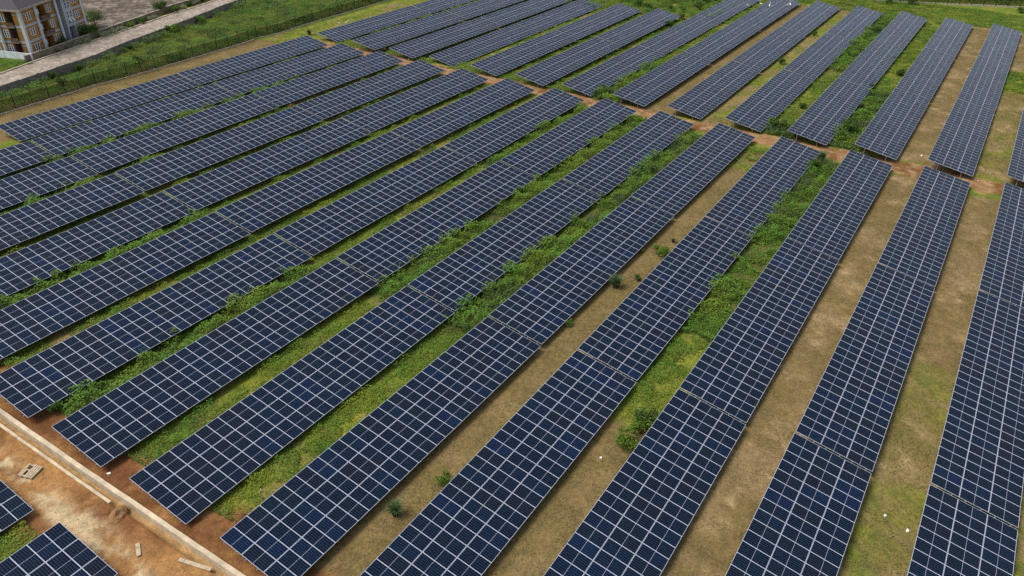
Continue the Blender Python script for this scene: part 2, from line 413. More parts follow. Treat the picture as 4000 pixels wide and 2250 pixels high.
def lerp(a, b, t): return a + (b - a) * t[..., None]
C_DRY, C_STRAW, C_GREEN, C_OLIVE = (np.array(c) for c in ((0.165, 0.120, 0.048), (0.290, 0.205, 0.108), (0.110, 0.165, 0.020), (0.185, 0.190, 0.028)))
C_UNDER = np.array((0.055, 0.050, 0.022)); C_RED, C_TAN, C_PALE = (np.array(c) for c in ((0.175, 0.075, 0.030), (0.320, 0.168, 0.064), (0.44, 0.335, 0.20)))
C_LOT, C_LOT2 = np.array((0.095, 0.076, 0.060)), np.array((0.215, 0.180, 0.150))

n_big = fbm(GX, GY, 9, 51); n_mid = fbm(GX, GY, 2.6, 52); n_sm = fbm(GX, GY, 0.9, 53, 3)
col = np.empty(GX.shape + (3,)); col[:] = C_OLIVE
col = lerp(col, C_GREEN, sstep(.42, .58, n_mid))
DRYK = {'dry': 0.92, 'straw': 1.0, 'mixed': 0.50, 'mixedgreen': 0.34, 'low': 0.12, 'lowgreen': 0.0, 'weed': 0.0, 'tall': 0.0, 'lawn': 0.12}
for (b, r, x0, x1, k) in COVER:
    ya, yb = gap_y(b, r)
    wx = (noise(GX, GY, 3.5, 71) - .5) * 4 + (noise(GX, GY, 1.0, 72) - .5) * 1.6
    m = sstep(x0 - .8, x0 + .8, GX + wx) * sstep(x1 + .8, x1 - .8, GX + wx) * ((GY > ya - W * .55) & (GY < yb + W * .55)) * sstep(ya - 2.8, ya - 2.2, GY) * sstep(yb + 2.8, yb + 2.2, GY)
    kk = DRYK[k]
    cdry = lerp(np.broadcast_to(C_DRY, col.shape), C_STRAW, sstep(.4, .66, n_mid) * (0.55 if k != 'dry' else .22))
    if k in ('straw', 'mixed'): cdry = lerp(cdry, np.array((0.36, .265, .15)), sstep(.58, .75, n_sm * .6 + n_mid * .4) * .55)
    cg = lerp(np.broadcast_to(C_GREEN, col.shape), C_OLIVE, sstep(.35, .62, n_sm))
    t = np.clip(sstep(.62 - .55 * kk - .12, .62 - .55 * kk + .18, n_mid * .55 + n_big * .45) + (0.25 if kk > .9 else 0) - .12, 0, 1) if 0.02 < kk else np.zeros(GX.shape)
    c = lerp(cg, cdry, t)
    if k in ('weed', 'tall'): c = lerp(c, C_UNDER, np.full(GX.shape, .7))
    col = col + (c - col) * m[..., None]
# the field of weeds beyond the fence, the bare lot by the building, soil along walls
fy, w1, kb, w2 = line_y(FENCE_X, GX), line_y(WALL1_X, GX), line_y(KERB_X, GX), line_y(WALL2_X, GX)
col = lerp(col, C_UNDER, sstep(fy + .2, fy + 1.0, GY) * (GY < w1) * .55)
verge = (GY > kb) & (GY < w2 + .1)
col[verge] = lerp(np.broadcast_to(np.array((.16, .11, .065)), col.shape), C_OLIVE, sstep(.45, .6, n_mid))[verge]
lot = (GY > w2)
col[lot] = lerp(np.broadcast_to(C_LOT, col.shape), C_LOT2, sstep(.42, .68, n_sm * .6 + n_mid * .4))[lot]
grl = (GY > kb + .3) & (GX < 74.5)
col[grl] = C_GREEN
DD, TT = dirtness(GX, GY)
dc = lerp(np.broadcast_to(C_TAN, col.shape), C_RED, sstep(.40, .62, n_mid * .6 + n_big * .4))
dc = lerp(dc, C_RED * .62, np.clip(sstep(17.3, 18.2, GX) * .55 + sstep(12.2, 10.6, GX + (n_big - .5) * 4) * .8, 0, 1) * sstep(.34, .56, n_mid * .7 + n_sm * .3))
pale = np.exp(-((GX - 14.0 - (n_big - .5) * 3.2) / .8) ** 2) * sstep(.40, .56, n_sm * .45 + n_mid * .55)
dc = lerp(dc, C_PALE, np.clip(pale * 1.15, 0, 1) * (GX < 16.6))
dc = lerp(dc, np.array((.35, .22, .10)), sstep(CH_IN - .1, CH_IN, GX) * sstep(CH_OUT + .1, CH_OUT, GX))
col = lerp(col, dc, DD)
tc_ = lerp(np.broadcast_to(np.array((.27, .145, .07)), col.shape), C_RED, sstep(.42, .6, n_mid))
tc_ = lerp(tc_, np.array((.34, .23, .135)), sstep(.5, .64, n_sm) * .6)
col = lerp(col, tc_, TT * .92)
col *= (0.80 + 0.40 * n_sm)[..., None]

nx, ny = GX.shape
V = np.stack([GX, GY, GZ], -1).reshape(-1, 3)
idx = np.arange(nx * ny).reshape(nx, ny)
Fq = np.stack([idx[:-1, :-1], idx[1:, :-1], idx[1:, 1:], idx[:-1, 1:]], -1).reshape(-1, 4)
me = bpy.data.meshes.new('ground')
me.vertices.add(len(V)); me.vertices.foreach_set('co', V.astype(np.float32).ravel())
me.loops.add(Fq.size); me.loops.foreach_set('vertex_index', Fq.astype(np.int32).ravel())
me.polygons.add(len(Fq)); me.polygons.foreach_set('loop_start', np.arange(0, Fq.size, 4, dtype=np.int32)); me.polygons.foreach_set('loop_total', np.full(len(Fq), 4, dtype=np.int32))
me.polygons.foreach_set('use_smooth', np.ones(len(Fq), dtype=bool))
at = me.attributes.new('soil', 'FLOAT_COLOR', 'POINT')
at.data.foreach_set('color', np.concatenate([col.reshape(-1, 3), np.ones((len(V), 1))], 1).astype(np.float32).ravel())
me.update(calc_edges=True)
m, nt, ns, ls, out = new_mat('ground')
a = nnode(ns, 'ShaderNodeAttribute', attribute_name='soil')
f1 = tex_noise(ns, ls, 2.2, 6.0, 0.72); f2 = tex_noise(ns, ls, 9.0, 4.0, 0.7)
g = ramp(ns, ls, f1, [(0.28, (0.62, 0.62, 0.60)), (0.5, (1, 1, 1)), (0.74, (1.38, 1.34, 1.24))])
c = mix_col(ns, ls, 1.0, a.outputs['Color'], g, 'MULTIPLY')
g2 = ramp(ns, ls, f2, [(0.3, (0.70, 0.72, 0.70)), (0.7, (1.30, 1.27, 1.22))])
c = mix_col(ns, ls, 1.0, c, g2, 'MULTIPLY')
p = ns.new('ShaderNodeBsdfPrincipled'); ls.new(c, p.inputs['Base Color']); p.inputs['Roughness'].default_value = 0.95; p.inputs['Specular IOR Level'].default_value = 0.1
bmp = ns.new('ShaderNodeBump'); bmp.inputs['Strength'].default_value = 0.6; bmp.inputs['Distance'].default_value = 0.10
ls.new(f2, bmp.inputs['Height']); ls.new(bmp.outputs[0], p.inputs['Normal']); ls.new(p.outputs[0], out.inputs['Surface'])
me.materials.append(m)
ground = link(bpy.data.objects.new('ground', me)); tag(ground, 'brown and green ground of the solar field with bare reddish soil tracks', 'ground', kind='structure')

# ------------------------------------------------------------------ solar tables
MODL = (W - 2 * MOD_GAP) / 3; MODW = PITCH - 0.008
hl, hw = MODL / 2, MODW / 2
M['glass'] = module_mat(hl, hw)
M['alu'] = plain('module_frame_aluminium', (0.48, 0.51, 0.60), 0.5, 0.1, 0.06, 2.0)
FRW, FRH = 0.019, 0.035
def frame_geo(mb):
    mb.box((-hw, -hl, -FRH), (hw, -hl + FRW, 0.003)).box((-hw, hl - FRW, -FRH), (hw, hl, 0.003))
    mb.box((-hw, -hl + FRW, -FRH), (-hw + FRW, hl - FRW, 0.003)).box((hw - FRW, -hl + FRW, -FRH), (hw, hl - FRW, 0.003))
    return mb
gmb = MB().box((-hw + FRW, -hl + FRW, -0.012), (hw - FRW, hl - FRW, 0.0))
me_glass = mesh_from('solar_module', gmb.V, gmb.F, M['glass'])
fmb = frame_geo(MB()); me_frame = mesh_from('frame', fmb.V, fmb.F, M['alu'])
n1 = len(gmb.F); both = frame_geo(MB()); off = len(gmb.V)
me_both = mesh_from('solar_module', gmb.V + both.V, gmb.F + [tuple(i + off for i in f) for f in both.F], [M['glass'], M['alu']], False, [0] * n1 + [1] * len(both.F))
pm = MB().box((-0.13, -0.02, -0.035 - 0.09), (TLEN + 0.13, 0.02, -0.036)); me_purlin = mesh_from('purlin', pm.V, pm.F, plain('dull_steel', (0.30, 0.31, 0.32), 0.5, 0.5, 0.1, 5.0))
rm = MB().box((-0.03, -W / 2 + .45, -0.235), (0.03, W / 2 - .45, -0.126)); me_rafter = mesh_from('rafter', rm.V, rm.F, M['steel'])
LEGY = 0.26 * W
def leg_mesh(yo):
    top = HC + yo / CT * ST - 0.236
    mb = MB().box((-.045, -.03, -0.5), (.045, .03, top)); return mesh_from('leg', mb.V, mb.F, M['steel'])
me_legs = [leg_mesh(LEGY * CT), leg_mesh(-LEGY * CT)]
purlin_y = [(k - 1) * (MODL + MOD_GAP) + s * MODL * 0.27 for k in range(3) for s in (-1, 1)]

ORD = ['first', 'second', 'third', 'fourth', 'fifth', 'sixth', 'seventh', 'eighth', 'ninth', 'tenth', 'eleventh', 'twelfth', 'thirteenth', 'fourteenth']
def table_label(b, r):
    o = ORD[r - 1]
    if b == 'A':
        return ['blue solar table across the drain beside the wooden pallet', 'blue solar table in the bottom corner across the drain, beside the loose planks'][r - 1]
    if b[0] == 'B':
        w = {'B1': 'nearest the drain', 'B2': 'middle, between drain and red track', 'B3': 'ending at the red dirt track'}[b]
        return f'blue solar table, {o} row from the mesh fence, {w}'
    w = {'C1': 'starting at the red track', 'C2': 'second table past the red track', 'C3': 'third table past the red track'}[b]
    return f'blue solar table, {o} row from the mesh fence, {w}'

def child(name, me, parent, mat):
    o = bpy.data.objects.new(name, me); o.parent = parent
    o.matrix_local = mat; COL.objects.link(o); return o

for (b, r, x, y, z, p) in TABLES:
    root = empty('solar_table', (x, y, z - HC))
    tag(root, table_label(b, r), 'solar table', 'tilted solar tables in long rows')
    T = Matrix.Translation((0, 0, HC)) @ Euler((0, -p, 0)).to_matrix().to_4x4() @ Euler((TILT, 0, 0)).to_matrix().to_4x4()
    near = b in ('A', 'B1', 'B2')
    for i in range(NMOD):
        for k in range(3):
            jit = Euler((random.gauss(0, .0025), random.gauss(0, .0025), 0)).to_matrix().to_4x4()
            Mx = T @ Matrix.Translation(((i + .5) * PITCH, (k - 1) * (MODL + MOD_GAP), random.uniform(0, .004))) @ jit
            o = child('solar_module', me_glass if near else me_both, root, Mx)
            if near: child('frame', me_frame, o, Matrix.Identity(4))
    for py in purlin_y: child('purlin', me_purlin, root, T @ Matrix.Translation((0, py, 0)))
    for q in range(7):
        fx = 0.45 + q * (TLEN - .9) / 6
        child('rafter', me_rafter, root, T @ Matrix.Translation((fx, 0, 0)))
        for s, me_l in zip((1, -1), me_legs):
            child('leg', me_l, root, Matrix.Translation((fx, s * LEGY * CT, math.sin(p) * fx)))
bx = MB().box((-.28, -.12, 0), (.28, .12, .62)).box((-.30, -.14, .62), (.30, .14, .66))
o = bx.build('inverter_box', plain('pale_grey_enamel', (.58, .60, .60), .5), None, (118.35, 4.35, gz1(118.35, 4.35) + .75))
tag(o, 'pale grey electrical box on the end leg of a table by the red track', 'electrical box')
hm = MB().box((-.02, -.05, -.8), (.02, .05, .7)); hm.build('mounting_post', M['steel'], o, (.0, .17, 0))

# ------------------------------------------------------------------ weeds and grass: leaf-sized faces
def leaves(P, size, up=0.82, rng=RNG, asp=0.55):
    """diamond leaves at P (n,3); size (n,)"""
    n = len(P)
    N = rng.normal(size=(n, 3)) * (1 - up) * 1.4; N[:, 2] += up; N /= np.linalg.norm(N, axis=1)[:, None]
    A = rng.normal(size=(n, 3)); A -= N * (A * N).sum(1)[:, None]; A /= np.linalg.norm(A, axis=1)[:, None]
    Bv = np.cross(N, A)
    s = size[:, None]
    return np.stack([P - A * s * .5, P + Bv * s * asp * .5 + N * s * .06, P + A * s * .5 - N * s * .12, P - Bv * s * asp * .5 + N * s * .06], 1).reshape(-1, 3)

def blades(P, h, lean, wid, rng=RNG):
    n = len(P)
    th = rng.uniform(0, 2 * math.pi, n); d = np.stack([np.cos(th), np.sin(th), np.zeros(n)], 1)
    side = np.stack([-np.sin(th), np.cos(th), np.zeros(n)], 1) * wid[:, None] * .5
    mid = P + d * (lean * .35 * h)[:, None] + np.array([0, 0, 1]) * (h * .62)[:, None]
    tip = P + d * (lean * h)[:, None] + np.array([0, 0, 1]) * (h * (1 - .25 * lean))[:, None]
    # two quads folded at the middle: base -> middle -> tip
    q = np.stack([P - side, P + side, mid + side * .9, mid - side * .9, mid - side * .9, mid + side * .9, tip + side * .15, tip - side * .15], 1)
    return q.reshape(-1, 3), np.repeat(np.arange(n), 2)

def scatter(x0, x1, y0, y1, dens):
    n = int((x1 - x0) * (y1 - y0) * dens)
    return RNG.uniform(x0, x1, n), RNG.uniform(y0, y1, n)

L_P, L_S, L_T, L_H = [], [], [], []
B_V, B_T, B_H = [], [], []
R_V, R_T, R_H = [], [], []
S_P, S_S, S_T = [], [], []

def add_leaves(x, y, z, s, tint, hue):
    L_P.append(np.stack([x, y, z], 1)); L_S.append(s); L_T.append(tint); L_H.append(hue)

def add_blades(store, x, y, z, h, lean, wid, tint, hue):
    V, i = blades(np.stack([x, y, z], 1), h, lean, wid)
    store[0].append(V); store[1].append(tint[i]); store[2].append(hue[i])

def cover(x0, x1, ya, yb, kind, near, scale=1.0):
    if kind in ('weed', 'tall', 'low', 'lowgreen', 'field'):
        hmax = {'weed': .85, 'tall': 1.1, 'low': .40, 'lowgreen': .32, 'field': 1.1}[kind]
        dens = (120 if near else 62) * scale
        x, y = scatter(x0, x1, ya - 1.0, yb + .6, dens)
        jag = (noise(x, y, 2.5, 90) - .5) * 2.2
        bare = fbm(x, y, 3.2, 91)
        edge = np.minimum(y - (ya - 1.0), (yb + .6) - y)
        keep = (bare > (.30 if kind in ('weed', 'tall', 'field') else .40)) & (edge > np.abs(jag) * .35) & (x > x0 + jag * .8) & (x < x1 + jag * .8)
        x, y, bare = x[keep], y[keep], bare[keep]
        clump = fbm(x, y, 3.0 if kind == 'field' else 1.5, 92, 3)
        hc = hmax * (.25 + 1.15 * sstep(.32, .72, clump)) * sstep(.28, .46, bare)
        # leaves keep below the panels where they stand under them
        mid = (ya + yb) / 2
        under = np.clip((ya + .05 - y) / .25, 0, 1)
        hc = hc * (1 - under) + np.minimum(hc, .62) * under
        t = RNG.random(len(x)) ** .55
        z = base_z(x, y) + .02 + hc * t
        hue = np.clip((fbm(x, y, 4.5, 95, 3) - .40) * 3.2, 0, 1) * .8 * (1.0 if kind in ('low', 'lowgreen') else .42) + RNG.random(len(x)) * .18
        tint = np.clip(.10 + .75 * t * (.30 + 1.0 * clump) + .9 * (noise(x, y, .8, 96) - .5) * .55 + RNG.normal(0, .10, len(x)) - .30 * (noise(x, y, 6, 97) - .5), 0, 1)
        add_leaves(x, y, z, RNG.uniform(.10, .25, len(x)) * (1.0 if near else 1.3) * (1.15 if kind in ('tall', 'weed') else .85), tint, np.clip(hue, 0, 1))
        if kind in ('weed', 'tall', 'field'):
            x, y = scatter(x0, x1, ya - .7, yb + .2, (30 if kind == 'tall' else 13) * scale)
            g = noise(x, y, 2.8, 99)
            k = g > (.50 if kind == 'tall' else .60); x, y, g = x[k], y[k], g[k]
            h = RNG.uniform(.5, 1.0, len(x)) * (1.25 if kind == 'tall' else .95) * sstep(.45, .8, g)
            add_blades((R_V, R_T, R_H), x, y, base_z(x, y), h + .12, RNG.uniform(.15, .75, len(x)), RNG.uniform(.03, .06, len(x)) * (1 if near else 1.5), np.clip(RNG.normal(.45, .2, len(x)), 0, 1), RNG.random(len(x)) * .5)
    if kind in ('low', 'lowgreen', 'mixed', 'mixedgreen', 'dry', 'straw', 'lawn'):
        dens = {'low': 34, 'lowgreen': 36, 'mixed': 34, 'mixedgreen': 36, 'dry': 34, 'straw': 24, 'lawn': 22}[kind] * (1 if near else .55)
        x, y = scatter(x0, x1, ya - .8, yb + .8, dens)
        g = fbm(x, y, 1.7, 101, 3)
        thr = {'straw': .56, 'dry': .40, 'mixed': .47, 'mixedgreen': .40}.get(kind, .3)
        k = g > thr; x, y, g = x[k], y[k], g[k]
        dry = {'straw': .62, 'dry': .72, 'mixed': .45, 'mixedgreen': .32, 'lawn': .30}.get(kind, .18)
        hue = np.clip(dry + (noise(x, y, 3, 103) - .5) * .8 + RNG.normal(0, .15, len(x)), 0, 1)
        add_blades((B_V, B_T, B_H), x, y, base_z(x, y), RNG.uniform(.05, .15, len(x)) * (1.5 if kind in ('low', 'lowgreen', 'lawn') else 1), RNG.uniform(.4, 1.4, len(x)),
                   RNG.uniform(.025, .06, len(x)) * (1 if near else 1.6), np.clip(RNG.normal(.5, .25, len(x)), 0, 1), hue)
    if kind in ('straw', 'mixed', 'dry'):
        x, y = scatter(x0, x1, ya - .6, yb + .6, {'straw': 34, 'mixed': 14, 'dry': 3}[kind] * (1 if near else .5))
        g = fbm(x, y, 2.1, 107, 3); k = g > .46; x, y = x[k], y[k]
        S_P.append(np.stack([x, y, base_z(x, y) + RNG.uniform(.015, .06, len(x))], 1)); S_S.append(RNG.uniform(.12, .42, len(x)) * (1 if near else 1.3)); S_T.append(RNG.random(len(x)))

for (b, r, x0, x1, k) in COVER:
    ya, yb = gap_y(b, r)
    cover(x0, x1, ya, yb, k, b != 'C')
# the weed field between the black fence and the block wall
for xa in range(40, 176, 6):
    fa = float(line_y(FENCE_X, xa + 3)); wa = float(line_y(WALL1_X, xa + 3))
    cover(xa, xa + 6, fa + 1.4, min(wa, fa + 34) - .7, 'field', False, .85)
cover(56, 74.5, 158.0, 166, 'lowgreen', False)
# rough ground past the ends of the rows
cover(180, 232, 62, 96, 'field', False, .8)
cover(216, 238, -6, 66, 'low', False, .9)
cover(216, 234, 20, 62, 'lowgreen', False, .5)
cover(238, 250, 30, 96, 'field', False, .7)

P = np.concatenate(L_P); Sx = np.concatenate(L_S)
print('leaves', len(P))
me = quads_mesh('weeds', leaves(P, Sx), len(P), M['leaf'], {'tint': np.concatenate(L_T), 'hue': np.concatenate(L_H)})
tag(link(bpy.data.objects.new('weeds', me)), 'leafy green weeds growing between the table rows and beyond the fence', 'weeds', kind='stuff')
Vb = np.concatenate(B_V); print('blades', len(Vb) // 8)
me = quads_mesh('grass', Vb, len(Vb) // 4, M['blade'], {'tint': np.concatenate(B_T), 'hue': np.concatenate(B_H)})
tag(link(bpy.data.objects.new('grass', me)), 'short mown grass on the brown strips between the table rows', 'grass', kind='stuff')
Vr = np.concatenate(R_V); print('reeds', len(Vr) // 8)
me = quads_mesh('tall_grass', Vr, len(Vr) // 4, M['reed'], {'tint': np.concatenate(R_T), 'hue': np.concatenate(R_H)})
tag(link(bpy.data.objects.new('tall_grass', me)), 'tall bluish green grass standing among the weeds', 'tall grass', kind='stuff')
P = np.concatenate(S_P); print('straw', len(P))
me = quads_mesh('straw_litter', leaves(P, np.concatenate(S_S), .97, RNG, .09), len(P), M['straw'], {'tint': np.concatenate(S_T), 'hue': RNG.random(len(P)) * .5})
tag(link(bpy.data.objects.new('straw_litter', me)), 'dry cut straw lying on the brown strips', 'straw', kind='stuff')

# ------------------------------------------------------------------ bushes and trees
def crown_mesh(name, mat, seed, n, lumps, size, flat=1.0):
    rg = np.random.default_rng(seed)
    P, T = [], []
    for (cx, cy, cz, rx, rz) in lumps:
        k = int(n * rx * rx / sum(l[3] ** 2 for l in lumps))
        d = rg.normal(size=(k, 3)); d /= np.linalg.norm(d, axis=1)[:, None]
        rad = rg.random(k) ** .38 * (0.86 + .28 * rg.random(k))
        q = d * rad[:, None] * np.array([rx, rx, rz]) + np.array([cx, cy, cz])
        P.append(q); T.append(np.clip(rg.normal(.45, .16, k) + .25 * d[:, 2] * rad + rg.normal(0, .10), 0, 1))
    P = np.concatenate(P); T = np.concatenate(T)
    keep = P[:, 2] > .04
    P, T = P[keep], T[keep]
    cl = noise(P[:, 0] * 3 + 7 * P[:, 2], P[:, 1] * 3, .9, seed)
    keep = cl > .22; P, T = P[keep], T[keep]
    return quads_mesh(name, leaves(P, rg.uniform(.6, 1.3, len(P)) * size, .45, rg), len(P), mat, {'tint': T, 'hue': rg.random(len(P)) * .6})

def lumps_for(seed, n, spread, r0, r1, z0, z1):
    rg = random.Random(seed); out = []
    for i in range(n):
        a = rg.uniform(0, 6.28); d = spread * rg.random() ** .5; r = rg.uniform(r0, r1)
        out.append((math.cos(a) * d, math.sin(a) * d, rg.uniform(z0, z1), r, r * rg.uniform(.7, 1.0)))
    return out

BUSH_MESH = [crown_mesh('foliage', M['bush'] if i != 1 else M['leaf'], 40 + i, 1500, lumps_for(60 + i, 9, .62, .28, .46, .28, .78), .13) for i in range(3)]
TUFT_MESH = []
for i in range(2):
    rg = np.random.default_rng(80 + i); n = 420
    a = rg.uniform(0, 6.28, n); rr = .22 * rg.random(n) ** .5
    V, ii = blades(np.stack([np.cos(a) * rr, np.sin(a) * rr, np.zeros(n)], 1), rg.uniform(.6, 1.25, n), rg.uniform(.1, .8, n), rg.uniform(.03, .06, n), rg)
    TUFT_MESH.append(quads_mesh('foliage', V, 2 * n, M['reed'], {'tint': np.clip(rg.normal(.45, .2, n), 0, 1)[ii], 'hue': (rg.random(n) * .4)[ii]}))
sm = MB()
for k in range(5):
    a = k * 1.26; sm.tube([(0, 0, -.15), (.12 * math.cos(a), .12 * math.sin(a), .25), (.3 * math.cos(a), .3 * math.sin(a), .6)], [.03, .022, .01], 5)
STEM_MESH = mesh_from('stem', sm.V, sm.F, M['bark'])

def bush(name, x, y, s, label, cat='bush', kind=0, group=None, hs=1.0):
    z = float(base_z(np.array([x]), np.array([y]))[0]) + (0.0 if not 6 < x < 22 else float(relief(np.array([x]), np.array([y]))[0]))
    t = empty(name, (x, y, z), random.uniform(0, 6.28)); tag(t, label, cat, group, 'thing')
    S = Matrix.Diagonal((s, s, s * hs, 1))
    child('foliage', (BUSH_MESH[kind] if kind < 3 else TUFT_MESH[kind - 3]), t, S)
    if kind < 3: child('stem', STEM_MESH, t, S)
    return t

GB = 'bushes on the strips between the tables'
spec = [   # index into BUSHES, size, kind, label
    (0, 1.25, 1, 'large leafy bush in the brown strip, against the upper table edge'), (1, 1.15, 3, 'tall grass tuft in the brown strip below the large bush', ), (2, .55, 0, 'small dark bush in the brown strip beside the tall grass tuft'),
    (3, .55, 1, 'small bush under the table edge opposite the large bush'), (4, .45, 3, 'thin grass clump in the brown strip just above the large bush'),
    (5, .85, 1, 'bright green bush at a table edge in the lower brown strip'), (6, .95, 3, 'lone grass tuft standing in the lower brown strip'), (7, .6, 1, 'small bush beside the table gap halfway down the brown strip'),
    (8, 1.35, 0, 'large dark bush where the green weeds end at the bare strip'), (9, 1.15, 1, 'leafy bush just below the large dark bush at the bare strip'), (10, 1.25, 1, 'lowest of three bushes along the table edge at the bare strip'),
    (11, 1.75, 0, 'big dark bush covering a table corner just past the red track'), (12, 1.7, 0, 'biggest grey green bush past the red track, between two rows'), (13, 1.3, 2, 'dark bush beside the biggest grey green bush past the red track'),
    (14, 1.1, 0, 'dark bush on the far side of the dry strip beyond the track'), (15, 1.0, 2, 'dark bush at the table edge halfway along a far green strip'), (16, 1.25, 0, 'dark bush near the far end of a green strip'),
    (17, 1.2, 2, 'dark bush pressed against the table edge in the far bright strip'), (18, 1.0, 0, 'bush in the green strip behind the big dark corner bush'), (19, 1.0, 4, 'grass clump behind the biggest grey green bush'),
    (20, .8, 0, 'small bush near the far end of the olive strip'), (21, .8, 2, 'small dark bush in a far green strip near the row ends'), (22, .8, 0, 'small dark bush at the edge of the far yellow green strip'), (23, .9, 2, 'small bush in the middle of a far green strip'),
    (24, 1.15, 0, 'dark bush at the table corner beyond the track, fully green strip'), (25, 1.2, 2, 'dark bush at the end of the green strip by the red track'), (26, .95, 1, 'rounded bush at the red track beside a table end'),
    (27, 1.1, 3, 'grey green grass clump at the end of the weedy strip by the track'), (28, 1.0, 0, 'dark bush at the top of the weedy strip near the track'),
]
for (i, s, k, lab) in spec: bush('bush' if k < 3 else 'grass_tuft', BUSHES[i][0], BUSHES[i][1], s * 1.12, lab, 'bush' if k < 3 else 'grass tuft', k, GB)
bush('bush', 19.9, 58.6, 1.0, 'dark bush at the table edge beside the bare soil near the drain', 'bush', 0, GB)
bush('grass_tuft', 121.5, 131.5, 1.1, 'bluish grass clump on the lawn between the mesh fence and a row end', 'grass tuft', 3)
far_words = ['beside the last table end', 'just left of the one at the last table end', 'touching the table corner', 'between the two lone tables ends', 'behind a short row end', 'nearest the mesh fence side', 'under the long row edge', 'halfway up the long row edge',
             'at the top edge by the long row', 'standing alone in the yellow grass', 'close behind the short row corner', 'on the open lime grass before the far fence', 'beside the pale strip of the far fence', 'rightmost by the far fence']
for i, (x, y) in enumerate(FARBUSH):
    bush('bush', x, y, random.uniform(1.3, 2.0), 'dark bush in the rough field, ' + far_words[i], 'bush', (0, 2)[i % 2], 'bushes in the rough field past the rows')
wl_words = [('pale green leafy bush leaning on the grey block wall', 2.1, 1), ('upright bush growing over the top of the grey block wall', 1.5, 1), ('dark round bush among the weeds behind the mesh fence', 1.3, 0), ('dark spiky shrub at the foot of the grey block wall', 1.2, 0),
            ('dark bush close behind the mesh fence, lowest one', 1.3, 0), ('small shrub poking up at the lower end of the grey block wall', 1.1, 2), ('dark bush behind the mesh fence, midway along', 1.3, 2)]
for (x, y), (lab, s, k) in zip(WALLBUSH, wl_words): bush('bush', x, min(y, line_y(WALL1_X, x).item() - .62 * s), s, lab, 'bush', k, 'bushes between the mesh fence and the block wall', 1.15)

PALE = [crown_mesh('foliage', M['pale_bush'], 140 + i, 700, lumps_for(150 + i, 6, .55, .3, .45, .3, .6), .14) for i in range(2)]
for i, (x, y) in enumerate(HEDGE):
    dark = i in (10, 11, 15, 16, 18, 21)
    t = empty('hedge_plant', (x, y, float(base_z(np.array([x]), np.array([y]))[0])), random.uniform(0, 6)); tag(t, 'dark green hedge plant in the verge beside the pale road' if dark else 'pale variegated hedge plant in the verge beside the pale road', 'hedge plant', 'dark hedge plants along the pale road' if dark else 'pale hedge plants along the pale road', 'thing')
    s = random.uniform(1.1, 1.5); S = Matrix.Diagonal((s, s, s * .9, 1))
    child('foliage', BUSH_MESH[i % 3] if dark else PALE[i % 2], t, S); child('stem', STEM_MESH, t, S)

def tree(x, y, h, r, label, seed):
    z = float(base_z(np.array([x]), np.array([y]))[0])
    t = empty('tree', (x, y, z)); tag(t, label, 'tree')
    mb = MB(); rg = random.Random(seed)
    mb.tube([(0, 0, -.3), (.05, .02, h * .3), (.02, .08, h * .55)], [.13, .10, .07], 8)
    for k in range(6):
        a = k * 1.05 + rg.random(); mb.tube([(.03, .04, h * rg.uniform(.3, .5)), (math.cos(a) * r * .4, math.sin(a) * r * .4, h * .62), (math.cos(a) * r * .75, math.sin(a) * r * .75, h * .8)], [.06, .04, .015], 6)
    mb.build('trunk', M['bark'], t)
    lum = [(math.cos(a) * r * d, math.sin(a) * r * d, h * rg.uniform(.5, .82), r * rg.uniform(.36, .52), r * rg.uniform(.3, .42)) for a, d in [(rg.uniform(0, 6.28), rg.random() ** .5 * .75) for _ in range(15)]]
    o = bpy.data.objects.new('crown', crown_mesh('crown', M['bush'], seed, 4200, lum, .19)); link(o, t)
tree(TREES[0][0], TREES[0][1], 4.0, 2.5, 'round dark tree standing by the gable of the orange building', 301)
tree(TREES[1][0], TREES[1][1] + .9, 2.6, 2.2, 'low wide green tree leaning over the beige wall beside the building', 302)
tree(TREES[2][0], TREES[2][1] + .4, 2.9, 1.7, 'small bright tree behind the beige wall further up the road', 303)
bush('bush', TREES[3][0] - .5, TREES[3][1] - 2.6, 1.5, 'dark bush by the dark entrance of the orange building', 'bush', 0)
bush('bush', TREES[4][0] + .5, TREES[4][1] - 1.6, 1.6, 'dark bush in front of the ground floor windows of the building', 'bush', 2)

# ------------------------------------------------------------------ mesh fences
def netting(name, alpha):
    m, nt, ns, ls, out = new_mat(name)
    tc = ns.new('ShaderNodeTexCoord'); sp = ns.new('ShaderNodeSeparateXYZ'); ls.new(tc.outputs['Object'], sp.inputs[0])
    def wires(v, step, wid):
        fr = math_node(ns, ls, 'FRACT', math_node(ns, ls, 'MULTIPLY', v, 1 / step)); return math_node(ns, ls, 'LESS_THAN', fr, wid)
    g = math_node(ns, ls, 'MAXIMUM', wires(sp.outputs[0], .055, alpha), wires(sp.outputs[2], .075, alpha))
    d = ns.new('ShaderNodeBsdfDiffuse'); d.inputs['Color'].default_value = (.010, .014, .011, 1)
    t = ns.new('ShaderNodeBsdfTransparent'); mx = ns.new('ShaderNodeMixShader')
    ls.new(g, mx.inputs[0]); ls.new(t.outputs[0], mx.inputs[1]); ls.new(d.outputs[0], mx.inputs[2]); ls.new(mx.outputs[0], out.inputs['Surface'])
    return m
M['net'] = netting('black_wire_mesh', .31)

def resample(line, step):
    pts = [Vector(p) for p in line]; out = [pts[0]]; acc = 0
    for a, b in zip(pts[:-1], pts[1:]):
        L = (b - a).length; t = step - acc
        while t <= L: out.append(a + (b - a) * (t / L)); t += step
        acc = (acc + L) % step if False else L - (t - step)
    return out

def zz(x, y): return float(base_z(np.array([x]), np.array([y]))[0])

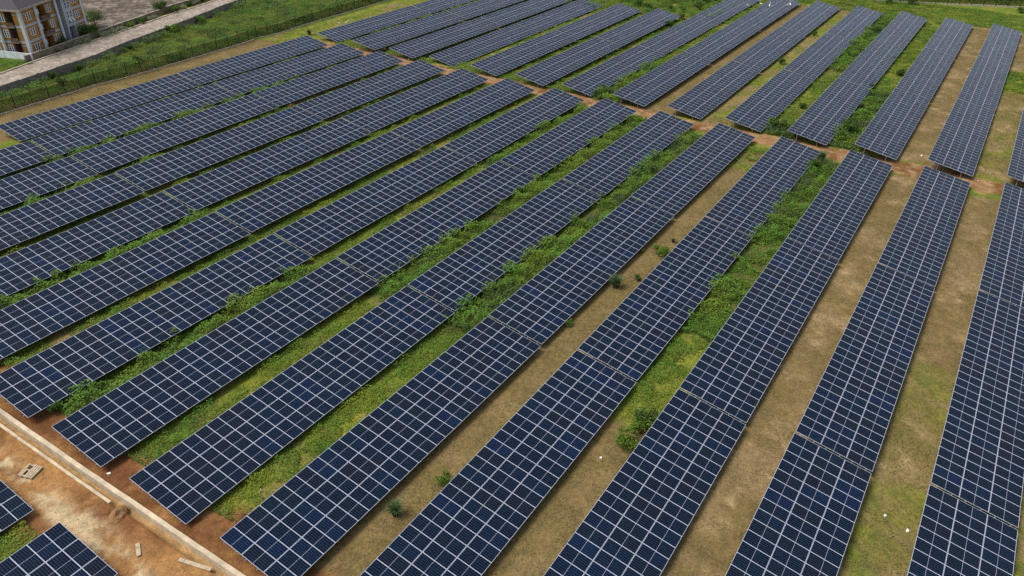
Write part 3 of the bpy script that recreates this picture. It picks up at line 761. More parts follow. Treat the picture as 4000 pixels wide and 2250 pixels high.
def mesh_fence(line, step, label, kerb_h, hmesh, hpost, kerb_mat):
    P = resample(line, step); c = P[0]
    root = empty('mesh_fence', (c.x, c.y, zz(c.x, c.y))); tag(root, label, 'fence')
    inv = Matrix.Translation(-root.location)
    post = MB().box((-.045, -.045, -.2), (.045, .045, hpost)).tube([(0, 0, hpost - .04), (0, -.22, hpost + .32)], .028, 5).tube([(0, 0, hpost - .04), (0, .22, hpost + .32)], .028, 5)
    foot = MB().box((-.16, -.16, -.2), (.16, .16, .22))
    me_p = mesh_from('post', post.V, post.F, M['black_steel']); me_f = mesh_from('footing', foot.V, foot.F, kerb_mat)
    wire = MB()
    for i, p in enumerate(P):
        q = P[min(i + 1, len(P) - 1)]; d = (q - p) if i < len(P) - 1 else (p - P[i - 1]); a = math.atan2(d.y, d.x)
        z = zz(p.x, p.y); Mx = inv @ Matrix.Translation((p.x, p.y, z)) @ Matrix.Rotation(a, 4, 'Z')
        o = child('post', me_p, root, Mx)
        child('footing', me_f, o, Matrix.Identity(4))
        if i < len(P) - 1:
            z2 = zz(q.x, q.y); L = d.length; sl = (z2 - z)
            Vp = [(0.05, 0, kerb_h - .02), (L - .05, 0, sl + kerb_h - .02), (L - .05, 0, sl + hmesh), (.05, 0, hmesh)]
            me = mesh_from('mesh_panel', Vp, [(0, 1, 2, 3)], M['net'])
            child('mesh_panel', me, root, Mx)
            kb = MB(); kb.V = [Vector(v) for v in ((.16, -.09, -.3), (L - .16, -.09, sl - .3), (L - .16, .09, sl - .3), (.16, .09, -.3), (.16, -.09, kerb_h), (L - .16, -.09, sl + kerb_h), (L - .16, .09, sl + kerb_h), (.16, .09, kerb_h))]
            kb.F = [(3, 2, 1, 0), (4, 5, 6, 7), (0, 1, 5, 4), (1, 2, 6, 5), (2, 3, 7, 6), (3, 0, 4, 7)]
            child('kerb', mesh_from('kerb', kb.V, kb.F, kerb_mat), root, Mx)
            for s, hh in ((-.12, .16), (0, .22), (.12, .16), (-.22, .32), (.22, .32)):
                wire.tube([root.location * 0 + (inv @ Matrix.Translation((p.x, p.y, z)) @ Matrix.Rotation(a, 4, 'Z')) @ Vector((0, s, hpost + hh)), Mx @ Vector((L, s, sl + hpost + hh))], .008, 3, False)
    wire.build('barbed_wire', M['black_steel'], root)
fence_line = [(46.5, 133.4)] + [tuple(q) for q in FENCE] + [(172, 140.6)]
mesh_fence(fence_line, 3.0, 'black wire mesh fence with posts and concrete kerb between lawn and weeds', .16, 2.15, 2.45, M['concrete'])
(fx0, fy0), (fx1, fy1) = FAR[0], FAR[-1]
fu = Vector((fx1 - fx0, fy1 - fy0)).normalized()
far_line = [(fx0 - fu.x * 22, fy0 - fu.y * 22), (fx1 + fu.x * 14, fy1 + fu.y * 14)]
mesh_fence(far_line, 3.0, 'dark mesh fence on a pale kerb at the far edge of the field', .45, 2.4, 2.6, M['concrete'])
# dark bushes beyond the far fence: one mass nobody could count
n = 26000; t = RNG.uniform(-24, 46, n); dpt = RNG.uniform(.5, 16, n)
x = fx0 + fu.x * t - fu.y * dpt; y = fy0 + fu.y * t + fu.x * dpt
hh = 1.4 + 3.0 * fbm(x, y, 4, 201)
P = np.stack([x, y, base_z(x, y) + hh * RNG.random(n) ** .5], 1)
me = quads_mesh('thicket', leaves(P, RNG.uniform(.2, .42, n), .5), n, M['bush'], {'tint': np.clip(RNG.normal(.3, .2, n), 0, 1), 'hue': RNG.random(n) * .3})
tag(link(bpy.data.objects.new('thicket', me)), 'dark thicket growing behind the far mesh fence', 'thicket', kind='stuff')

# ------------------------------------------------------------------ block walls, road, kerb
def block_mat(name, base, mortar, bw=.46, bh=.23):
    m, nt, ns, ls, out = new_mat(name)
    tc = ns.new('ShaderNodeTexCoord'); br = ns.new('ShaderNodeTexBrick')
    mp = ns.new('ShaderNodeMapping'); mp.inputs['Rotation'].default_value = (math.radians(-90), 0, 0)
    ls.new(tc.outputs['Object'], mp.inputs[0]); ls.new(mp.outputs[0], br.inputs['Vector'])
    br.inputs['Scale'].default_value = 1.0; br.inputs['Brick Width'].default_value = bw; br.inputs['Row Height'].default_value = bh; br.inputs['Mortar Size'].default_value = .015
    br.inputs['Color1'].default_value = (*[c * .85 for c in base], 1); br.inputs['Color2'].default_value = (*[c * 1.15 for c in base], 1); br.inputs['Mortar'].default_value = (*mortar, 1)
    st = ramp(ns, ls, tex_noise(ns, ls, .7, 5), [(.3, (.6, .6, .6)), (.7, (1.25, 1.22, 1.18))])
    p = ns.new('ShaderNodeBsdfPrincipled'); ls.new(mix_col(ns, ls, 1.0, br.outputs['Color'], st, 'MULTIPLY'), p.inputs['Base Color']); p.inputs['Roughness'].default_value = .95; p.inputs['Specular IOR Level'].default_value = .1
    ls.new(p.outputs[0], out.inputs['Surface']); return m
M['block_grey'] = block_mat('grey_block', (.20, .19, .165), (.13, .12, .11))
M['block_beige'] = block_mat('beige_block', (.22, .185, .135), (.15, .13, .10))
M['limewash'] = plain('limewash', (.62, .66, .66), .9, 0, .2, .8)
M['coping'] = plain('coping', (.36, .32, .26), .9, 0, .25, 1.5)

def wall(name, line, h, th, wm, label, step, cope=True, pier_mat=None):
    P = resample(line, step)
    if (Vector(line[-1]) - P[-1]).length > .3: P.append(Vector(line[-1]))
    root = empty(name, (P[0].x, P[0].y, zz(P[0].x, P[0].y))); tag(root, label, 'wall')
    inv = Matrix.Translation(-root.location)
    for i in range(len(P) - 1):
        p, q = P[i], P[i + 1]; d = q - p; L = d.length; a = math.atan2(d.y, d.x); z = zz(p.x, p.y); sl = zz(q.x, q.y) - z
        Mx = inv @ Matrix.Translation((p.x, p.y, z)) @ Matrix.Rotation(a, 4, 'Z')
        def slab(x0, x1, y0, y1, z0, z1):
            mb = MB(); f = lambda x: sl * x / L
            mb.V = [Vector(v) for v in ((x0, y0, z0 + f(x0)), (x1, y0, z0 + f(x1)), (x1, y1, z0 + f(x1)), (x0, y1, z0 + f(x0)), (x0, y0, z1 + f(x0)), (x1, y0, z1 + f(x1)), (x1, y1, z1 + f(x1)), (x0, y1, z1 + f(x0)))]
            mb.F = [(3, 2, 1, 0), (4, 5, 6, 7), (0, 1, 5, 4), (1, 2, 6, 5), (2, 3, 7, 6), (3, 0, 4, 7)]; return mb
        hh = h + (random.uniform(-.04, .04))
        mb = slab(.13, L - .13, -th / 2, th / 2, -.5, hh); child('wall_bay', mesh_from('wall_bay', mb.V, mb.F, wm), root, Mx)
        mb = slab(-.13, .13, -th / 2 - .04, th / 2 + .04, -.5, h + .07); child('pier', mesh_from('pier', mb.V, mb.F, pier_mat or wm), root, Mx)
        if cope:
            mb = slab(.133, L - .133, -th / 2 - .03, th / 2 + .03, hh + .001, hh + .07); child('coping', mesh_from('coping', mb.V, mb.F, M['coping']), root, Mx)
    return root
w1 = [(56.5, line_y(WALL1_X, 56.5).item())] + [tuple(q) for q in WALL1] + [(150, line_y(WALL1_X, 150).item())]
wall('grey_block_wall', w1, 1.6, .23, M['block_grey'], 'grey concrete block wall between the weed field and the pale road', 4.2, False)
w2 = [tuple(q) for q in WALL2] + [(140, line_y(WALL2_X, 140).item())]
wall('beige_block_wall', w2, 1.2, .23, M['block_beige'], 'beige block wall with coping between the road verge and building', 3.6)
wh = [tuple(WHITE[0]), tuple(WHITE[1]), tuple(WHITE[2]), (WHITE[2][0] - 2.0, WHITE[2][1] + 6)]
wall('white_garden_wall', wh, 1.35, .2, M['limewash'], 'white painted wall standing before the left side of the building', 3.2, False)

xs = np.arange(50, 150, 2.0)
def ribbon(name, fa, fb, mat, dz, label, nsub=1):
    V, F = [], []
    for i, x in enumerate(xs):
        for k in range(nsub + 1):
            y = fa(x) + (fb(x) - fa(x)) * k / nsub
            V.append((x, y, float(ground_z(np.array([x]), np.array([y]))[0]) * 0 + zz(x, y) + dz))
    for i in range(len(xs) - 1):
        for k in range(nsub):
            a = i * (nsub + 1) + k; F.append((a, a + nsub + 1, a + nsub + 2, a + 1))
    o = link(bpy.data.objects.new(name, mesh_from(name, V, F, mat))); tag(o, label, name.replace('_', ' '), kind='structure'); return o
m, nt, ns, ls, out = new_mat('cobbles')
tc = ns.new('ShaderNodeTexCoord'); vo = ns.new('ShaderNodeTexVoronoi'); vo.inputs['Scale'].default_value = 1.9; ls.new(tc.outputs['Object'], vo.inputs['Vector'])
bwn = ns.new('ShaderNodeRGBToBW'); ls.new(vo.outputs['Color'], bwn.inputs[0])
c = ramp(ns, ls, bwn.outputs[0], [(.1, (.19, .158, .125)), (.5, (.285, .24, .195)), (.9, (.38, .33, .27))])
c = mix_col(ns, ls, 1.0, c, ramp(ns, ls, tex_noise(ns, ls, .35, 5), [(.3, (.72, .68, .62)), (.65, (1.08, 1.06, 1.04))]), 'MULTIPLY')
p = ns.new('ShaderNodeBsdfPrincipled'); ls.new(c, p.inputs['Base Color']); p.inputs['Roughness'].default_value = .9; ls.new(p.outputs[0], out.inputs['Surface'])
ribbon('road', lambda x: line_y(WALL1_X, x).item() + .2, lambda x: line_y(KERB_X, x).item() - .15, m, .12, 'pale stone paved road between the grey and beige walls', 4)
kbm = MB()
for i in range(len(xs) - 1):
    a, b = xs[i], xs[i + 1]; ya, yb = line_y(KERB_X, a).item(), line_y(KERB_X, b).item()
    n0 = len(kbm.V)
    for (x, y) in ((a, ya - .15), (b, yb - .15), (b, yb + .15), (a, ya + .15)): kbm.V.append(Vector((x, y, zz(x, y) - .2)))
    for (x, y) in ((a, ya - .15), (b, yb - .15), (b, yb + .15), (a, ya + .15)): kbm.V.append(Vector((x, y, zz(x, y) + .30)))
    for f in ((3, 2, 1, 0), (4, 5, 6, 7), (0, 1, 5, 4), (2, 3, 7, 6)): kbm.F.append(tuple(n0 + q for q in f))
o = kbm.build('kerb', M['kerbstone']); tag(o, 'pale kerb along the far side of the paved road', 'kerb', kind='structure')

# ------------------------------------------------------------------ the drain in front of the rows
def along_y(mb, x0, x1, ys, z0, z1, wob=0.0):
    n0 = len(mb.V)
    for y in ys:
        b = zz((x0 + x1) / 2, y); d = (float(noise(np.array([y]), np.array([0.]), 1.3, 5)[0]) - .5) * wob
        for (x, z) in ((x0 + d, z0), (x1 + d, z0), (x1 + d, z1), (x0 + d, z1)): mb.V.append(Vector((x, y, b + z + (d if z > 0 else 0))))
    for i in range(len(ys) - 1):
        for k in range(4):
            a = n0 + i * 4 + k; b = n0 + i * 4 + (k + 1) % 4; mb.F.append((a, b, b + 4, a + 4))
    mb.F.append((n0, n0 + 3, n0 + 2, n0 + 1)); e = n0 + 4 * (len(ys) - 1); mb.F.append((e, e + 1, e + 2, e + 3))
M['drain'] = plain('stained_concrete', (.50, .41, .28), .92, 0, .28, .9, .35)
root = empty('drain', (17.1, 45, zz(17.1, 45))); tag(root, 'long concrete drain wall with earth channel and low kerb beside dirt track', 'drain')
inv = -root.location
mb = MB(); along_y(mb, 17.0, 17.34, np.arange(14, 86, .9), -.6, .46, .03); mb.V = [v + inv for v in mb.V]; mb.build('wall', M['drain'], root)
mb = MB(); along_y(mb, 16.30, 16.52, np.arange(45.5, 86, .8), -.5, .12, .03); mb.V = [v + inv for v in mb.V]; mb.build('kerb', M['drain'], root)

# ------------------------------------------------------------------ apartment building
M['orange'] = plain('orange_render', (.40, .20, .045), .9, 0, .16, .8)
M['brown'] = plain('brown_render', (.135, .085, .062), .9, 0, .35, 1.2)
M['trim'] = plain('pale_grey_render', (.42, .45, .48), .85, 0, .14, 1.5)
M['column'] = plain('white_column', (.56, .60, .64), .7, 0, .12, 1.5)
M['roof'] = plain('dark_slate', (.050, .046, .050), .8, 0, .35, 6.0)
M['pane'] = plain('window_glass', (.018, .022, .05), .12, 0, .2, 2.0, 0, .6)
M['wframe'] = plain('white_window_frame', (.66, .70, .73), .6, 0, .05)
M['slab'] = plain('weathered_slab', (.22, .19, .155), .9, 0, .3, 1.5)
E0, E1 = Vector(BLD[0]), Vector(BLD[1]); du = (E1 - E0).normalized()
bz = zz(E0.x, E0.y) - .1
bld = empty('apartment_building', (E0.x, E0.y, bz), math.atan2(du.y, du.x))
tag(bld, 'three storey orange apartment building with white columns and dark hipped roof', 'building')
LU, LV, ST_H, EH = 18.6, 15.0, 2.95, 8.85      # u along the front, v inwards
def part(name, mat, boxes, parent=bld):
    mb = MB()
    for bb in boxes: mb.box(*bb)
    return mb.build(name, mat, parent)
part('wall', M['orange'], [((0.02, .02, -.6), (5.3, 1.58, EH)), ((1.62, 1.58, -.6), (5.3, 13.0, EH)), ((5.3, 1.5, -.6), (7.7, 13.0, EH)), ((7.7, .25, -.6), (10.3, 13.0, EH)), ((15.2, .02, -.6), (LU, 13.0, EH)),
     ((0.02, 3.32, -.6), (1.62, 13.0, EH))])
part('recess_wall', M['brown'], [((10.3, 1.1, -.6), (12.4, 13, EH)), ((5.31, 1.44, -.6), (7.69, 1.497, EH)), ((1.56, 1.6, -.6), (1.617, 3.30, EH)), ((5.302, .25, -.6), (5.36, 1.44, EH)), ((.3, 3.25, -.6), (1.56, 3.317, EH))])
part('stair_tower', M['trim'], [((12.4, -.12, 2.6), (15.2, 13, EH)), ((12.4, -.12, -.6), (12.85, 13, 2.6)), ((14.75, -.12, -.6), (15.2, 13, 2.6)), ((12.85, 1.2, -.6), (14.75, 13, 2.6))])
bands = []
for f in range(3):
    z = ST_H * (f + 1) - .36
    if f < 2:
        bands += [((-.06, -.06, z), (5.36, -.002 + .02, z + .46)), ((-.06, .0, z), (.018, 1.56, z + .46)), ((7.66, .17, z), (10.3, .248, z + .46)), ((15.202, -.06, z), (LU + .06, .018, z + .46)), ((-.06, 3.34, z), (.018, 12.9, z + .46))]
    z = ST_H * f + 2.06
    bands += [((.37, -.03, z), (4.4, .018, z + .12)), ((15.202, -.03, z), (LU - .36, .018, z + .12)), ((7.7, .215, z), (10.3, .248, z + .12)), ((-.03, .2, z), (.018, 1.56, z + .12))]
part('string_course', M['trim'], bands)
part('corner_pilaster', M['column'], [((-.16, -.16, -.6), (.40, .0 - .062, EH)), ((-.16, -.062, -.6), (-.062, .42, EH))])
part('corner_pilaster', M['column'], [((LU - .34, -.16, -.6), (LU + .16, -.062, EH)), ((LU + .062, -.062, -.6), (LU + .16, .3, EH))])
for (u, v) in ((4.25, -.22), (10.45, -.22), (-.35, 5.0)):
    mb = MB().tube([(u, v, -.6), (u, v, EH + .15)], .27, 16); mb.build('column', M['column'], bld, smooth=False)
def window(u, z, wd, ht, face, off, cols=2, rows=3):
    """face 'f' front (v = off, looking to -v) or 's' side (u = off)"""
    Mx = Matrix.Translation((u, off, z)) if face == 'f' else Matrix.Translation((off, u, z)) @ Matrix.Rotation(math.radians(-90), 4, 'Z') @ Matrix.Translation((-wd, 0, 0))
    mb = MB(); b = .09
    for bb in (((-.08, -.10, -.10), (wd + .08, .03, 0)), ((-.04, -.075, ht), (wd + .04, .03, ht + b)), ((-.04, -.075, 0), (b, .03, ht)), ((wd - b, -.075, 0), (wd + .04, .03, ht)), ((wd / 2 - .10, -.07, 0), (wd / 2 + .10, .03, ht))): mb.box(*bb)
    for k in range(1, rows): mb.box((b, -.055, ht * k / rows - .025), (wd / 2 - .101, .02, ht * k / rows + .025)); mb.box((wd / 2 + .101, -.055, ht * k / rows - .025), (wd - b, .02, ht * k / rows + .025))
    if face == 's': Mx = Matrix.Translation((off, u + wd, z)) @ Matrix.Rotation(math.radians(-90), 4, 'Z')
    w = mb.build('window', M['wframe'], bld); w.matrix_local = Mx
    pn = MB().box((b, -.03, 0.001), (wd - b, .015, ht - .001)).build('pane', M['pane'], w)
for f in range(3):
    z = ST_H * f + .85
    window(1.55, z, 1.25, 1.25, 'f', .0); window(4.75, z + .5, .5, .7, 'f', .0, 1, 2); window(8.1, z, 1.15, 1.25, 'f', .23); window(15.9, z, 1.3, 1.25, 'f', .0)
    window(10.75, z + .5, .55, .75, 'f', 1.08, 1, 2)
    window(3.45, z, 1.0, 1.25, 's', 0.0); window(6.3, z, 1.2, 1.25, 's', 0.0); window(9.4, z, 1.2, 1.25, 's', 0.0); window(5.9, z, 1.0, 1.1, 'f', 1.42)
# tall stair windows
for cx in (13.2, 14.2):
    for f in (1, 2):
        mb = MB(); z0 = ST_H * f + .15 if f == 1 else ST_H * f + .25; ht = 2.5
        mb.box((cx - .07, -.20, z0), (cx, -.121, z0 + ht)).box((cx + .46, -.20, z0), (cx + .53, -.121, z0 + ht))
        for k in range(5): mb.box((cx, -.19, z0 + k * ht / 4 - .04), (cx + .46, -.121, z0 + k * ht / 4 + .04))
        w = mb.build('window', M['wframe'], bld)
        MB().box((cx + .002, -.15, z0 + .04), (cx + .458, -.1215, z0 + ht - .04)).build('pane', M['pane'], w)
    sash = MB().box((-.23, -.03, -.45), (.23, .03, .45)).build('open_sash', M['wframe'], bld, (cx + .23, -.42, ST_H + 1.0), (math.radians(-48), 0, 0))
part('entrance', M['pane'], [((12.87, 1.12, -.5), (14.73, 1.19, 2.5))])
for f in (1, 2):
    z = ST_H * f
    s = part('balcony', M['slab'], [((5.15, -.55, z - .22), (7.85, 1.43, z - .02))])
    part('parapet', M['brown'], [((5.2, -.53, z - .018), (7.8, -.43, z + .75)), ((5.2, -.428, z - .018), (5.298, .24, z + .75)), ((7.705, -.428, z - .018), (7.8, .24, z + .75))], s)
    s = part('balcony', M['slab'], [((-.6, 1.5, z - .22), (1.55, 3.22, z - .02))])
    part('parapet', M['brown'], [((-.58, 1.55, z - .018), (-.48, 3.2, z + .75))], s)
# roof: overhanging eaves, hipped
rf = MB(); ov = .75; ri = 4.8; zt = EH + 3.4
out_ = [(-ov, -ov), (LU + ov, -ov), (LU + ov, 13 + ov), (-ov, 13 + ov)]; inn = [(ri + 1, 6.2), (LU - ri - 1, 6.2), (LU - ri - 1, 7.0), (ri + 1, 7.0)]
n0 = len(rf.V)
rf.V += [Vector((x, y, EH + .17)) for x, y in out_] + [Vector((x, y, EH + .30)) for x, y in out_] + [Vector((x, y, zt)) for x, y in inn]
rf.F += [(3, 2, 1, 0), (0, 1, 5, 4), (1, 2, 6, 5), (2, 3, 7, 6), (3, 0, 4, 7), (4, 5, 9, 8), (5, 6, 10, 9), (6, 7, 11, 10), (7, 4, 8, 11), (8, 9, 10, 11)]
ro = rf.build('roof', M['roof'], bld)
part('fascia', M['coping'], [((-ov - .06, -ov - .06, EH), (LU + ov + .06, -ov - .005, EH + .34)), ((-ov - .06, -ov, EH), (-ov - .005, 13 + ov, EH + .34)), ((-ov, -ov, EH), (LU + ov, 13 + ov, EH + .165))], ro)

# ------------------------------------------------------------------ small things
pc = sum((Vector(q) for q in PALLET), Vector((0, 0))) / 4; pd = Vector(PALLET[1]) - Vector(PALLET[0]); pa = math.atan2(pd.y, pd.x)
pal = empty('wooden_pallet', (pc.x, pc.y, gz1(pc.x, pc.y) + .02), pa); pal.rotation_euler = (.04, -.05, pa); tag(pal, 'weathered wooden pallet lying on the dirt track with missing boards', 'pallet')
for k in range(7):
    if k in (4,): continue
    y0 = -.6 + k * .18
    L0, L1 = (-.62, .62) if k != 5 else (-.62, .1)
    MB().box((L0, y0, .14), (L1, y0 + .135, .165)).build('board', M['wood'], pal)
for xx in (-.56, 0, .48): MB().box((xx, -.6, .035), (xx + .1, .6, .139)).build('bearer', M['wood'], pal)
for k in range(3): MB().box((-.62, -.6 + k * .52, .01), (.62, -.46 + k * .52, .034)).build('board', M['wood'], pal)
for i, lab in ((0, 'long pale plank lying beside the drain on the dirt'), (2, 'shorter narrow plank lying in the middle of the dirt track')):
    a, b = Vector(PLANKS[i]), Vector(PLANKS[i + 1]); d = b - a; c = (a + b) / 2
    o = MB().box((-d.length / 2, -.14, 0), (d.length / 2, .14, .05)).box((-d.length / 2 + .35, -.15, .0502), (-d.length / 2 + .42, .15, .075)).build('plank', M['wood'], None, (c.x, c.y, gz1(c.x, c.y) + .03), (0, 0, math.atan2(d.y, d.x)))
    tag(o, lab, 'plank', 'planks lying on the dirt track')
# dirt mound
mb = MB(); nr, na = 10, 26
mx0, my0 = MOUND[0]
for i in range(nr + 1):
    for j in range(na):
        a = 6.2832 * j / na; r = i / nr
        x = math.cos(a) * r * .95; y = math.sin(a) * r * .62
        h = .42 * (1 - r) ** .8 * (.7 + .6 * float(noise(np.array([x]), np.array([y]), .25, 77)[0])) + .12 * (float(noise(np.array([x]), np.array([y]), .12, 78)[0]) - .5) * (1 - r * .7) - .06 * (r > .95)
        mb.V.append(Vector((x, y, h)))
for i in range(nr):
    for j in range(na): mb.F.append((i * na + j, (i + 1) * na + j, (i + 1) * na + (j + 1) % na, i * na + (j + 1) % na))
o = mb.build('dirt_mound', plain('dug_earth', (.24, .13, .055), .95, 0, .4, 6.0, .5), None, (mx0, my0, gz1(mx0, my0)), (0, 0, .6)); tag(o, 'small rough mound of dug brown earth beside the drain', 'dirt mound')
# survey stake with a cross piece
sx, sy = STAKE[0]; st = empty('stake', (sx, sy, gz1(sx, sy))); tag(st, 'thin wooden stake with crossed top pieces standing in the grass', 'stake')
MB().tube([(0, 0, -.2), (.02, .0, 1.15)], .035, 6).build('post', M['wood'], st)
MB().box((-.28, -.03, -.03), (.25, .03, .03)).build('crosspiece', M['wood'], st, (0.02, -.062, 1.08), (0, .5, .3))
MB().box((-.16, -.02, -.02), (.2, .02, .02)).build('crosspiece', M['wood'], st, (0.02, .057, 1.0), (0, -.7, .3))
deb = ['white scrap lying on the red soil by the drain', 'pale broken sticks scrap beside the weeds', 'white scrap on the brown strip past the red track', 'pale stone slab on the red track at the strip end', 'white scrap in the lowest brown strip', 'white scrap in the bare strip above the lowest bushes',
       'white pebble in the mixed strip, upper one', 'white pebble in the mixed strip, lower one', 'pale rubble at the fence foot', 'smaller pale rubble near the fence foot', 'white scrap on the lawn near the curved pipe', 'pale stone at the far strip end', 'pale scrap in the far brown strip']
for (x, y), lab in zip(DEBRIS, deb):
    mb = MB(); s = random.uniform(.10, .17) * (1.7 if 'far' in lab or 'track' in lab or 'lawn' in lab else 1)
    poly = [(math.cos(a) * s * random.uniform(.7, 1.4), math.sin(a) * s * random.uniform(.5, .9)) for a in np.linspace(0, 5.4, 7)]
    mb.prism(poly, -.03, .07); o = mb.build('debris', M['white'] if 'white' in lab else M['concrete'], None, (x, y, gz1(x, y) + .02), (.1, .1, random.uniform(0, 3))); tag(o, lab, 'scrap', 'scraps lying about the site')
pp = [Vector((x, y, gz1(x, y) + .12)) for x, y in PIPE]
mid = [(pp[0] * (1 - t) ** 2 + pp[1] * 2 * t * (1 - t) + pp[2] * t * t) for t in np.linspace(0, 1, 8)]
o = MB().tube(mid, .11, 8).build('pipe', M['white'], None, smooth=True); tag(o, 'curved white pipe lying on the lawn above the end of a far row', 'pipe')

# ------------------------------------------------------------------ white egrets resting on the panels
def egret_mesh(seed, neck):
    mb = MB(); rg = random.Random(seed)
    mb.tube([(-.42, 0, .30), (-.28, 0, .36), (-.08, 0, .42), (.10, 0, .46), (.20, 0, .52), (.23 + .05 * neck, 0, .62 + .10 * neck), (.20, 0, .68 + .22 * neck), (.24, 0, .72 + .28 * neck), (.31, 0, .72 + .28 * neck)],
            [.012, .085, .14, .125, .07, .042, .036, .05, .028], 10)
    return mesh_from('egret', mb.V, mb.F, M['white'], True)
lb = ['egret perched at the table edge above the green strip', 'egret on the top edge of the far table, leftmost on it', 'egret with raised neck on the far table beside the mid line', 'egret with spread stance low on the far table corner', 'rounded egret just right of the low one on the far table', 'egret near the top of the picture on the far table', 'egret highest on the far table']
M['beak'] = plain('yellow_beak', (.5, .33, .05), .5); M['legs'] = plain('dark_legs', (.03, .03, .025), .6)
def panel_z(x, y):
    best = None
    for (b, r, tx, ty, tz, p) in TABLES:
        if tx - .2 < x < tx + TLEN + .2 and abs(y - ty) < HALF: best = tz + math.sin(p) * (x - tx) + (y - ty) / CT * ST
    return best
for i, (x, y) in enumerate(BIRDS):
    z = panel_z(x, y)
    if z is None:
        # on the nearest table edge
        dd = min(((abs(y - ty) - HALF), tz, tx, ty, p) for (b, r, tx, ty, tz, p) in TABLES if tx - .2 < x < tx + TLEN + .3)
        y = dd[3] + (HALF - .1) * (1 if y > dd[3] else -1); z = panel_z(x, y)
    o = bpy.data.objects.new('egret', egret_mesh(i, [0, .3, 1, .5, .1, .6, .3][i])); o.location = (x, y, z - .02); o.rotation_euler = (0, 0, random.uniform(0, 6.28)); o.scale = (1.25,) * 3; link(o)
    tag(o, 'white ' + lb[i], 'egret', 'white egrets resting on the panels')
    nk = [0, .3, 1, .5, .1, .6, .3][i]
    MB().tube([(.31, 0, .72 + .28 * nk), (.43, 0, .70 + .28 * nk)], [.016, .003], 6).build('beak', M['beak'], o)
    for s in (-.04, .04): MB().tube([(0, s, .36), (.02, s, .18), (0, s, .02)], .009, 5).build('leg', M['legs'], o)

# ------------------------------------------------------------------ two people working between the rows
M['skin'] = plain('skin', (.115, .060, .036), .6, 0, .08); M['red'] = plain('red_cotton', (.62, .035, .030), .8, 0, .15, 8); M['blue'] = plain('blue_cloth', (.03, .07, .22), .8, 0, .2, 8)
M['maroon'] = plain('maroon_cotton', (.20, .045, .035), .8, 0, .2, 8); M['navy'] = plain('navy_trousers', (.02, .025, .05), .85)
def skinned(name, joints, bones, mat, parent, root=0, sub=2):
    me = bpy.data.meshes.new(name); me.from_pydata([j[0] for j in joints], bones, []); me.materials.append(mat)
    o = link(bpy.data.objects.new(name, me), parent)
    sk = o.modifiers.new('skin', 'SKIN'); sk.use_smooth_shade = True
    for i, j in enumerate(joints):
        v = me.skin_vertices[0].data[i]; r = j[1]; v.radius = (r, r) if isinstance(r, (int, float)) else r; v.use_root = (i == root)
    ss = o.modifiers.new('subsurf', 'SUBSURF'); ss.levels = sub; ss.render_levels = sub
    return o
def hand(pt, d, s=1.0):
    """palm with four fingers and a thumb as short skinned chains"""
    d = Vector(d).normalized(); side = d.orthogonal().normalized(); J = [(tuple(pt), .035)]; Bn = []
    pc_ = Vector(pt) + d * .06; J.append((tuple(pc_), (.042, .02))); Bn.append((0, 1))
    for k in range(4):
        b = pc_ + d * .03 + side * (.03 - .02 * k); m_ = b + d * (.035 + .006 * (k in (1, 2))); t = m_ + d * .03 + Vector((0, 0, -.012))
        n = len(J); J += [(tuple(b), .010), (tuple(m_), .009), (tuple(t), .007)]; Bn += [(1, n), (n, n + 1), (n + 1, n + 2)]
    b = pc_ - d * .02 + side * .045; t = b + d * .03 + side * .02; n = len(J); J += [(tuple(b), .012), (tuple(t), .009)]; Bn += [(1, n), (n, n + 1)]
    return J, Bn
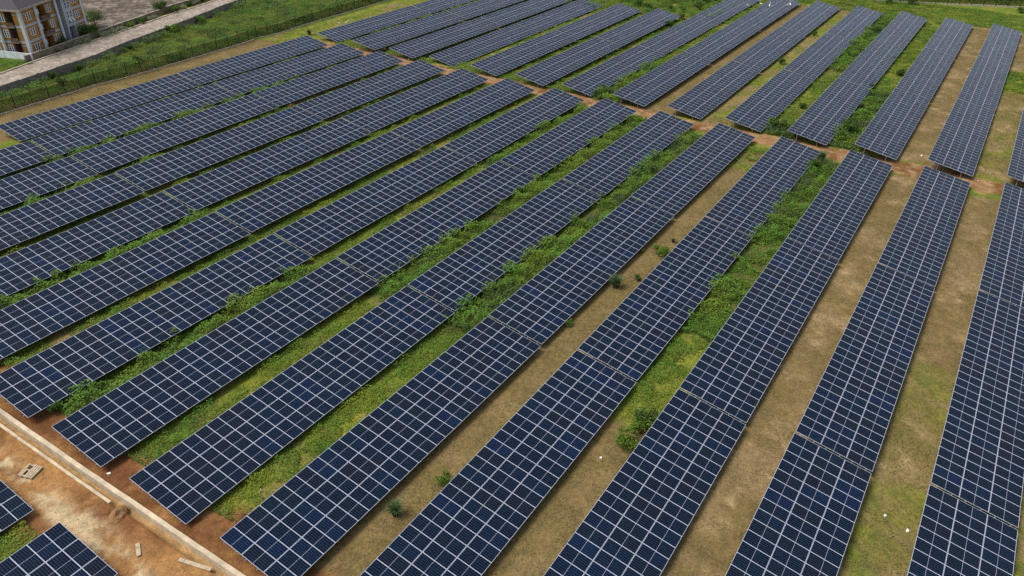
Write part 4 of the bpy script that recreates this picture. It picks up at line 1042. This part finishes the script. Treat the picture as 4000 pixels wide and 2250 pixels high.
def person(loc, rz, label, shirt, trousers, cap, pose):
    t = empty('person', loc, rz); tag(t, label, 'person')
    if pose == 'stand':
        hip, kn, an = .92, .50, .07
        J = [((0, 0, hip), (.15, .11)), ((0, 0, 1.15), (.14, .10)), ((.02, 0, 1.38), (.17, .10)), ((.02, 0, 1.50), .055), ((.04, 0, 1.58), (.075, .085)), ((.045, 0, 1.68), (.08, .095)), ((.04, 0, 1.745), .05),
             ((.0, .10, hip - .08), .085), ((.03, .11, kn), .06), ((-.02, .11, an), .042), ((.12, .12, .035), .035), ((.0, -.10, hip - .08), .085), ((.02, -.11, kn), .06), ((-.04, -.11, an), .042), ((.10, -.12, .035), .035),
             ((.02, .20, 1.40), .055), ((.05, .25, 1.14), .042), ((.26, .18, 1.08), .030), ((.02, -.20, 1.40), .055), ((.06, -.25, 1.14), .042), ((.27, -.16, 1.10), .030), ((.13, 0, 1.645), .016)]
        hands = [((.26, .18, 1.08), (1, -.2, 0)), ((.27, -.16, 1.10), (1, .2, 0))]
    else:                                   # crouching, leaning to the front
        J = [((-.12, 0, .34), (.16, .12)), ((-.06, 0, .55), (.15, .11)), ((.06, 0, .76), (.17, .11)), ((.11, 0, .86), .055), ((.16, 0, .93), (.075, .085)), ((.18, 0, 1.02), (.08, .095)), ((.18, 0, 1.085), .05),
             ((-.08, .11, .36), .085), ((.30, .16, .50), .062), ((.12, .15, .08), .045), ((.26, .16, .035), .036), ((-.08, -.11, .36), .085), ((.30, -.16, .50), .062), ((.12, -.15, .08), .045), ((.26, -.16, .035), .036),
             ((.08, .20, .77), .055), ((.22, .26, .56), .042), ((.42, .14, .56), .030), ((.08, -.20, .77), .055), ((.22, -.26, .56), .042), ((.42, -.12, .60), .030), ((.265, 0, .995), .016)]
        hands = [((.42, .14, .56), (1, -.1, 0)), ((.42, -.12, .60), (1, .1, 0))]
    Bn = [(0, 1), (1, 2), (2, 3), (3, 4), (4, 5), (5, 6), (0, 7), (7, 8), (8, 9), (9, 10), (0, 11), (11, 12), (12, 13), (13, 14), (2, 15), (15, 16), (16, 17), (2, 18), (18, 19), (19, 20), (5, 21)]
    for hp, hd in hands:
        hj, hb = hand(hp, hd); n = len(J); base = 17 if hp == hands[0][0] else 20
        J += hj[1:]; f = lambda q: base if q == 0 else n + q - 1
        Bn += [(f(a), f(b)) for a, b in hb]
    skinned('body', J, Bn, M['skin'], t)
    g = 1.16
    up = lambda ids: [(J[i][0], tuple(q * g + .006 for q in J[i][1]) if isinstance(J[i][1], tuple) else J[i][1] * g + .008) for i in ids]
    skinned('shirt', up([0, 1, 2, 15, 16, 18, 19]), [(0, 1), (1, 2), (2, 3), (3, 4), (2, 5), (5, 6)], shirt, t)
    skinned('trousers', up([0, 7, 8, 9, 11, 12, 13]), [(0, 1), (1, 2), (2, 3), (0, 4), (4, 5), (5, 6)], trousers, t)
    if cap is not None:
        h = Vector(J[5][0]); n0 = MB(); n0.tube([h + Vector((0, 0, .0)), h + Vector((0, 0, .05)), h + Vector((0, 0, .10)), h + Vector((-.005, 0, .125))], [.118, .115, .085, .02], 14); n0.box((h.x + .06, -.08, h.z + .012), (h.x + .20, .08, h.z + .030)); n0.build('cap', cap, t, smooth=False)
    else:
        h = Vector(J[5][0]); MB().tube([h + Vector((-.02, 0, .0)), h + Vector((-.015, 0, .06)), h + Vector((-.01, 0, .11)), h + Vector((-.01, 0, .13))], [.105, .105, .07, .01], 12).build('hair', M['black_steel'], t, smooth=True)
    return t
px, py = 82.5, 95.85
person((px, py, gz1(px, py)), 2.6, 'person in a bright red shirt and blue cap standing in the dark aisle', M['red'], M['navy'], M['blue'], 'stand')
px, py = 119.5, 107.7
person((px, py, gz1(px, py)), 2.0, 'person in a maroon shirt crouching beside a far table end', M['maroon'], M['navy'], None, 'crouch')
hz = [Vector((x, y, gz1(x, y) + .05)) for x, y in ((119.5, 107.3), (118.9, 106.8), (118.4, 106.0), (117.8, 105.4))]
o = MB().tube(hz, .03, 6).build('hose', plain('pale_hose', (.42, .42, .26), .6)); tag(o, 'pale hose trailing over the grass from the crouching person', 'hose')
print('objects', len(bpy.data.objects))
